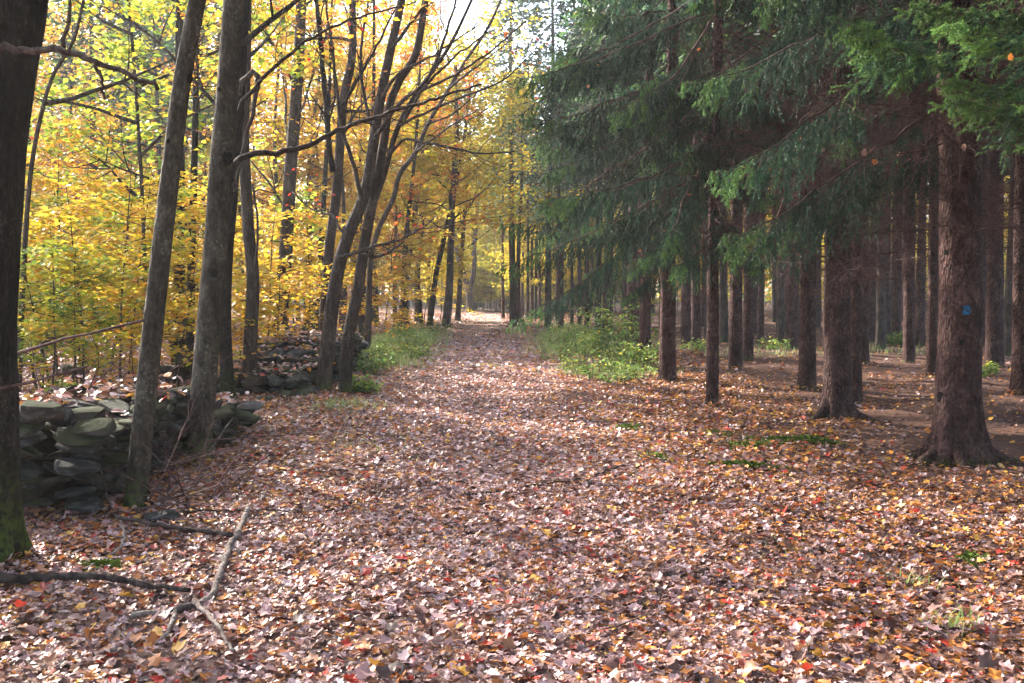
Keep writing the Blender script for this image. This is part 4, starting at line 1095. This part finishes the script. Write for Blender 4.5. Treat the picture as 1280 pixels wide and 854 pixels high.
# ------------------------------------------------------------------ fallen branches and sticks
def ground_line(pts, lift):
    return np.array([gp(*p[:2]) + np.array([0, 0, lift + (p[2] if len(p) > 2 else 0)]) for p in pts])
def stick(name, label, W, r0, r1, mat, cat='stick', group=None, kinks=.006, sides=8, side=None, n=None, seed=0):
    W = np.asarray(W, float); base = W[0].copy(); r = np.random.default_rng(seed + 7)
    n = n or len(W) * 5; Q = catmull(W - base, n); Q[1:-1] += r.normal(0, kinks, (n - 2, 3))
    th = r.uniform(0, 6, 4)
    mb = MB(); tube(mb, Q, np.linspace(r0, r1, n) * (1 + .12 * np.sin(np.arange(n) * 1.3 + th[0]) + .08 * r.normal(0, 1, n)), sides)
    if not side:
        o = obj(name, mb.mesh(name, mat), None, base); return tag(o, label, cat, group)
    t = thing(name, label, cat, base, 0, group); obj('stem', mb.mesh('stem', mat), t)
    for (S, a, b) in side:
        S = np.asarray(S, float) - base; m = len(S) * 4; q = catmull(S, m); q[1:-1] += r.normal(0, kinks, (m - 2, 3)); mb = MB(); tube(mb, q, np.linspace(a, b, m), 6); obj('side_branch', mb.mesh('side_branch', mat), t)
    return t
stick('fallen_branch', 'pale lichen-covered fallen branch with a bent fork lying on the leaves, lower left', ground_line([(310, 648, .02), (300, 672), (286, 698), (274, 732), (264, 758), (243, 771), (215, 778), (165, 784)], .055), .0195, .018, M['pale_wood'], 'branch', kinks=.007, sides=12, n=42,
      side=[(ground_line([(243, 770), (258, 785), (272, 805), (284, 822), (293, 834)], .075), .014, .007), (ground_line([(220, 778), (214, 800), (196, 822)], .06), .014, .006)])
stick('fallen_log', 'long dark rotten log lying across the lower left beside the thick dark trunk', ground_line([(-40, 742), (10, 741), (80, 737), (140, 741), (195, 750), (238, 756)], .075), .030, .012, M['dark_wood'], 'log')
stick('stick', 'dark stick lying behind the pale fallen branch', ground_line([(146, 660), (190, 668), (240, 676), (290, 684)], .075), .014, .018, M['dark_wood'])
stick('stick', 'thin dark stick running right from the top of the pale fallen branch', ground_line([(225, 652), (270, 650), (330, 650), (360, 652)], .07), .008, .005, M['dark_wood'])
stick('stick', 'curved pale stick with upturned tip between the thick dark trunk and pale branch', ground_line([(104, 722), (130, 708), (154, 696, .03), (156, 690, .06), (151, 678, .10)], .04), .012, .007, M['pale_wood'])
stick('stick', 'pale stick leaning on the wall stones beside the slim leaning trunk', np.array([gp(74, 648) + [0, 0, .03], at(98, 630, 7.2), at(118, 608, 7.25)]), .012, .008, M['pale_wood'])
stick('stick', 'second shorter pale stick leaning at the foot of the wall', np.array([gp(82, 650) + [0, 0, .03], at(100, 640, 7.25), at(112, 622, 7.3)]), .009, .006, M['pale_wood'])
stick('stick', 'long grey stick propped up between the slim and the straight grey trunks', np.array([gp(196, 640) + [0, 0, .03], at(220, 615, 8.2), at(255, 575, 8.45), at(291, 523, 8.7)]), .012, .005, M['pale_wood'])
stick('stick', 'short white stick lying on leaves between the slim and the straight grey trunks', ground_line([(196, 640), (208, 628), (218, 620, .04)], .04), .012, .009, M['pale_wood'])
stick('dead_branch', 'long dead branch leaning over the near wall against the slim leaning trunk', np.array([(-7.2, 8.6, .1), at(-120, 474, 7.7), at(23, 440, 7.2), at(100, 418, 7.0), at(182, 400, 6.95)]), .026, .008, M['twig'], 'branch', seed=3,
      side=[(np.array([at(40, 436, 7.2), at(60, 425, 7.2), at(75, 419, 7.3)]), .010, .005)])
stick('dead_branch', 'thin dead branch crossing in front of the thick dark trunk below the longer one', np.array([(-5.6, 5.9, .2), at(-90, 505, 5.2), at(0, 485, 5.15), at(60, 472, 5.2), at(110, 458, 5.3)]), .016, .006, M['twig'], 'branch', seed=4)
for i, (a, b_, lab) in enumerate([((575, 628), (640, 622), 'dark broken stick on the middle of the path, left of two'), ((645, 618), (728, 606), 'dark broken stick on the middle of the path, right of two'),
        ((745, 600), (782, 588), 'small dark stick on the path beyond the two broken ones'), ((708, 676), (748, 672), 'short dark bit of wood on the near path'), ((668, 645), (690, 641), 'tiny dark wood chip on the path between the sticks'),
        ((1040, 630), (1085, 642), 'pale thin stick on the leaves left of the big blazed trunk'), ((858, 505), (870, 520), 'dark twig beside the foot of the thin spruce'), ((1080, 690), (1150, 695), 'dark thin stick on the leaves below the big blazed trunk')]):
    m = ((a[0] + b_[0]) / 2 + 2, (a[1] + b_[1]) / 2 - 2)
    stick('stick', lab, ground_line([a, m, b_], .045), .008 if i != 5 else .006, .006 if i != 5 else .004, M['pale_wood'] if i == 5 else M['dark_wood'], seed=30 + i)
# brush heap of twigs by the slim trunk: each a thin branching thing
rb = np.random.default_rng(77)
for i in range(26):
    b0 = gp(rb.uniform(130, 275), rb.uniform(575, 648)); mb = MB(); tips = []
    a = rb.uniform(0, 2 * PI); grow(mb, (0, 0, .03), (math.cos(a), math.sin(a) * .6, rb.uniform(.15, .9)), rb.uniform(.5, .95), .009, 0, 1, rb, tips, (3, 5), -.03, (.4, .9), .1, 5)
    o = obj('brush_twig', mb.mesh('brush_twig', M['twig']), None, b0); tag(o, 'bare branching twig lying in the brush between the slim and straight grey trunks', 'twig', 'brush twigs between the near left trunks')
for i in range(24):
    b0 = at(rb.uniform(25, 300), 480, rb.uniform(8.0, 11.5)); b0[2] = float(g(b0[0], b0[1])) + .3; mb = MB(); tips = []
    a = rb.uniform(0, 2 * PI); grow(mb, (0, 0, 0), (math.cos(a), math.sin(a) * .6, rb.uniform(.2, .9)), rb.uniform(.8, 1.4), .010, 0, 1, rb, tips, (3, 5), -.02, (.4, .9), .1, 5)
    o = obj('brush_twig', mb.mesh('brush_twig', M['twig']), None, b0); tag(o, 'bare dead twig sticking up behind the near stone wall', 'twig', 'dead twigs behind the near wall')

# ------------------------------------------------------------------ shrubs, grass, moss
def shrub(label, px, py, h, wd, nst, per, seed, size=.07):
    r = np.random.default_rng(seed); p = gp(px, py); t = thing('shrub', label, 'shrub', p); mb = MB(); tips = []
    for i in range(nst):
        a = r.uniform(0, 2 * PI); b0 = np.array([math.cos(a), math.sin(a), 0]) * r.uniform(0, .5) * wd
        P = wander(b0, (math.cos(a) * .35, math.sin(a) * .35, 1), h * r.uniform(.6, 1.1), r, 7, .08); tube(mb, P, np.linspace(.006, .002, 7), 4, cap=False); tips.append(P[1:])
        for q in range(4):
            j = r.integers(1, 6); tw = wander(P[j], r.normal(0, 1, 3) * np.array([1, 1, .3]) + np.array([0, 0, .4]), h * .28, r, 4, .1); tube(mb, tw, [.003, .002, .002, .001], 3, cap=False); tips.append(tw)
    obj('stem', mb.mesh('stem', M['twig']), t)
    pos = twig_leaves(tips, per, r, .06); lb = MB(); tn = np.clip(.45 + .22 * r.normal(0, 1, len(pos)) + .25 * (pos[:, 2] / h - .4), 0, 1)
    scatter(lb, pos, r.uniform(.7, 1.3, len(pos)) * size, LF_MID, r, .5, tn); obj('foliage', lb.mesh('foliage', M['herb']), t)
shrub('tall green bush with yellowing leaves right of the path under the spruce boughs', 772, 446, 1.65, .75, 20, 8, 1, .085)
shrub('green bush with small leaves left of the tall green one', 738, 448, .8, .7, 18, 8, 2)
shrub('low grey-green bush at the right edge of the path, left of the other bushes', 712, 440, .9, .8, 24, 9, 3, .06)
shrub('small leafy plant between the tall green bush and the spruce trunks', 800, 466, .7, .5, 14, 8, 4)
shrub('yellowish low plant spilling toward the path in front of the bushes', 758, 464, .35, .4, 6, 6, 5, .05)
shrub('green weedy bush at the left edge of the path, behind the leaning clump', 500, 432, .75, .9, 24, 9, 6, .06)
shrub('green weedy bush left of the path, right beside the leaning clump', 470, 455, .55, .8, 22, 8, 7, .06)
shrub('low weed clump on the left path edge in front of the weedy bushes', 520, 450, .45, .8, 22, 8, 8, .05)
shrub('small yellow-leaved weed at the foot of the leaning clump', 450, 492, .32, .5, 14, 7, 9, .06)
shrub('green fern clump on the grove floor far right', 1122, 432, .45, .9, 20, 8, 10, .08)
shrub('green seedling clump in the grove behind the middle spruces', 960, 437, .45, 1.2, 10, 6, 11, .07)
shrub('green seedling patch behind the dark spruce trunks', 870, 440, .4, 1.0, 9, 6, 12, .07)
shrub('tiny green seedling on the grove floor at the far right edge', 1232, 470, .3, .3, 8, 6, 13, .06)

shrub('tall thin seedling bush against the mottled trunk right of the path', 748, 444, 1.5, .35, 9, 8, 51, .085)
shrub('tall thin seedling bush against the path-edge spruce trunks', 792, 458, 1.15, .35, 8, 8, 52, .08)
WEED_SPOTS = [(455, 470), (470, 462), (485, 458), (462, 447), (492, 446), (508, 440), (478, 436), (520, 434), (534, 428), (500, 424), (515, 420), (545, 420), (700, 452), (715, 462), (728, 470), (745, 476), (690, 438), (705, 432), (682, 424), (722, 426), (790, 478), (776, 480), (760, 458), (697, 416)]
WP = []
for i in range(3):
    shrub('x', 0, 900, .5, .6, 11, 6, 40 + i, (.05, .065, .05)[i]); WP.append([o for o in SC.objects if o.name.startswith('shrub') and o.parent is None][-1])
for i, q in enumerate(WP): CH[q.name] = [o for o in SC.objects if o.parent is q]
rw = np.random.default_rng(88)
for i, (px, py) in enumerate(WEED_SPOTS):
    p = gp(px, py); lf = px < 600
    place(WP, i, p[0], p[1], rw.uniform(0, 6), rw.uniform(.7, 1.25), 'small leafy weed along the left edge of the path' if lf else 'small leafy weed along the right edge of the path', 'weeds on the left path edge' if lf else 'weeds on the right path edge')
def grass():
    r = np.random.default_rng(31); mb = MB()
    spots = [(740, 440, 1.4, 3.0, 1200, .46), (720, 425, 1.5, 4, 1100, .4), (500, 430, 1.1, 4, 1700, .42), (475, 455, .9, 1.8, 900, .32), (530, 418, .9, 5, 900, .3), (535, 440, .7, 2.5, 260, .16), (695, 440, .7, 4, 420, .22), (670, 425, .6, 5, 260, .16), (770, 470, 1.2, 1.2, 600, .2), (705, 410, 1.0, 8, 700, .35),
             (610, 460, .5, .6, 160, .12), (430, 510, .5, .7, 260, .15), (1110, 440, 2.5, 2, 260, .22), (950, 445, 2.5, 2, 300, .22), (820, 575, .22, .25, 160, .06), (785, 537, .22, .25, 220, .07), (1217, 708, .07, .07, 140, .06), (1150, 738, .15, .10, 40, .10), (1195, 790, .15, .10, 60, .12), (445, 560, .8, 1.2, 120, .10), (1010, 690, .5, .4, 40, .08)]
    for (px, py, sx, sy, n, h) in spots:
        c = gp(px, py); x = c[0] + r.normal(0, sx * .5, n); y = c[1] + r.normal(0, sy * .5, n); z = np.asarray(g(x, y)); a = r.uniform(0, 2 * PI, n)
        l = h * r.uniform(.4, 1.2, n); d = np.column_stack([np.cos(a), np.sin(a), np.zeros(n)]); s = np.column_stack([-np.sin(a), np.cos(a), np.zeros(n)]) * (.003 + .008 * h)
        b0 = np.column_stack([x, y, z]); m = b0 + d * (l * .22)[:, None] + np.array([0, 0, 1]) * (l * .6)[:, None]; tp = b0 + d * (l * .6)[:, None] + np.array([0, 0, 1]) * (l * .95)[:, None]
        V = np.stack([b0 - s, b0 + s, m + s * .7, m - s * .7, tp], 1).reshape(-1, 3); o = np.arange(n)[:, None] * 5
        mb.add(V, (o + np.array([3, 2, 4])).reshape(-1, 3), (o + np.array([0, 1, 2, 3])).reshape(-1, 4), np.repeat(np.clip(r.normal(.5, .25, n), 0, 1), 5))
    o = obj('grass', mb.mesh('grass', M['grass'])); tag(o, kind='stuff', label='loose green and straw-coloured grass along both path edges', cat='grass')
grass()
def moss():
    r = np.random.default_rng(33); mb = MB()
    for (px, py, sx, sy, n) in [(985, 553, .35, .22, 1100), (1020, 556, .22, .12, 500), (940, 560, .35, .25, 400), (930, 586, .26, .06, 700), (895, 545, .3, .3, 160), (785, 537, .12, .14, 300), (825, 576, .10, .2, 120), (1217, 706, .06, .06, 160), (130, 714, .08, .06, 150), (700, 395, .1, .1, 10)]:
        c = gp(px, py); x = c[0] + r.normal(0, sx * .6, n); y = c[1] + r.normal(0, sy * .6, n); z = np.asarray(g(x, y)) + .03 + .02 * np.exp(-((x - c[0]) / sx) ** 2 - ((y - c[1]) / sy) ** 2)
        scatter(mb, np.column_stack([x, y, z]), r.uniform(.025, .05, n), LF_DIA, r, .8, np.clip(r.normal(.5, .25, n), 0, 1))
    o = obj('moss', mb.mesh('moss', M['moss'])); tag(o, kind='stuff', label='dark green moss patches on the floor before the spruces', cat='moss')
moss()

# leaves caught on the spruce boughs
rl = np.random.default_rng(51)
LEAFS = []
for q in range(4):
    for tq in (.15, .66, .58, .24, .58):
        b = MB(); V, T, Q = MAPLES[q]; b.add(V, T, Q, tq); LEAFS.append(b.mesh('caught_leaf', M['litter']))
for (px, py, Y) in [(967, 39, 12.4), (903, 52, 12.6), (930, 95, 12.3), (735, 110, 13.6), (748, 82, 13.6), (752, 78, 13.5), (978, 210, 11.3), (950, 232, 11.5), (1095, 205, 9.2), (1080, 195, 9.2), (1018, 178, 10.3), (998, 176, 10.5), (880, 235, 12.2), (870, 220, 12.3), (940, 305, 11), (863, 245, 12.2),
                    (1205, 180, 8.3), (1225, 122, 8), (1262, 76, 6.8), (843, 330, 13), (800, 315, 13.2), (830, 290, 13), (1030, 185, 10), (1125, 190, 9), (1170, 130, 8.6), (875, 60, 13), (765, 262, 14), (702, 270, 14.5), (965, 212, 11.2), (1010, 20, 12)]:
    o = obj('caught_leaf', LEAFS[rl.integers(len(LEAFS))], None, at(px, py, Y), (rl.normal(0, .7), rl.normal(0, .7), rl.uniform(0, 6)), rl.uniform(.045, .075))
    tag(o, 'fallen autumn leaf caught among the spruce boughs', 'leaf', 'leaves caught in the spruce boughs')

# ------------------------------------------------------------------ haze
def haze(dens):
    m = bpy.data.materials.new('haze_air'); m.use_nodes = True; nt = m.node_tree; nt.nodes.clear()
    out = nt.nodes.new('ShaderNodeOutputMaterial'); pv = nt.nodes.new('ShaderNodeVolumePrincipled')
    pv.inputs['Color'].default_value = (.93, .93, .95, 1); pv.inputs['Density'].default_value = dens; pv.inputs['Anisotropy'].default_value = .35
    nt.links.new(pv.outputs[0], out.inputs['Volume'])
    zt = 32.0; V = [(x, y, z) for z in (-2, zt) for x, y in ((-250, -70), (250, -70), (250, 270), (-250, 270))]
    mb = MB(); mb.add(V, None, [(0, 3, 2, 1), (4, 5, 6, 7), (0, 1, 5, 4), (1, 2, 6, 5), (2, 3, 7, 6), (3, 0, 4, 7)])
    o = obj('haze', mb.mesh('haze', m, False)); tag(o, kind='stuff')
haze(.0006)
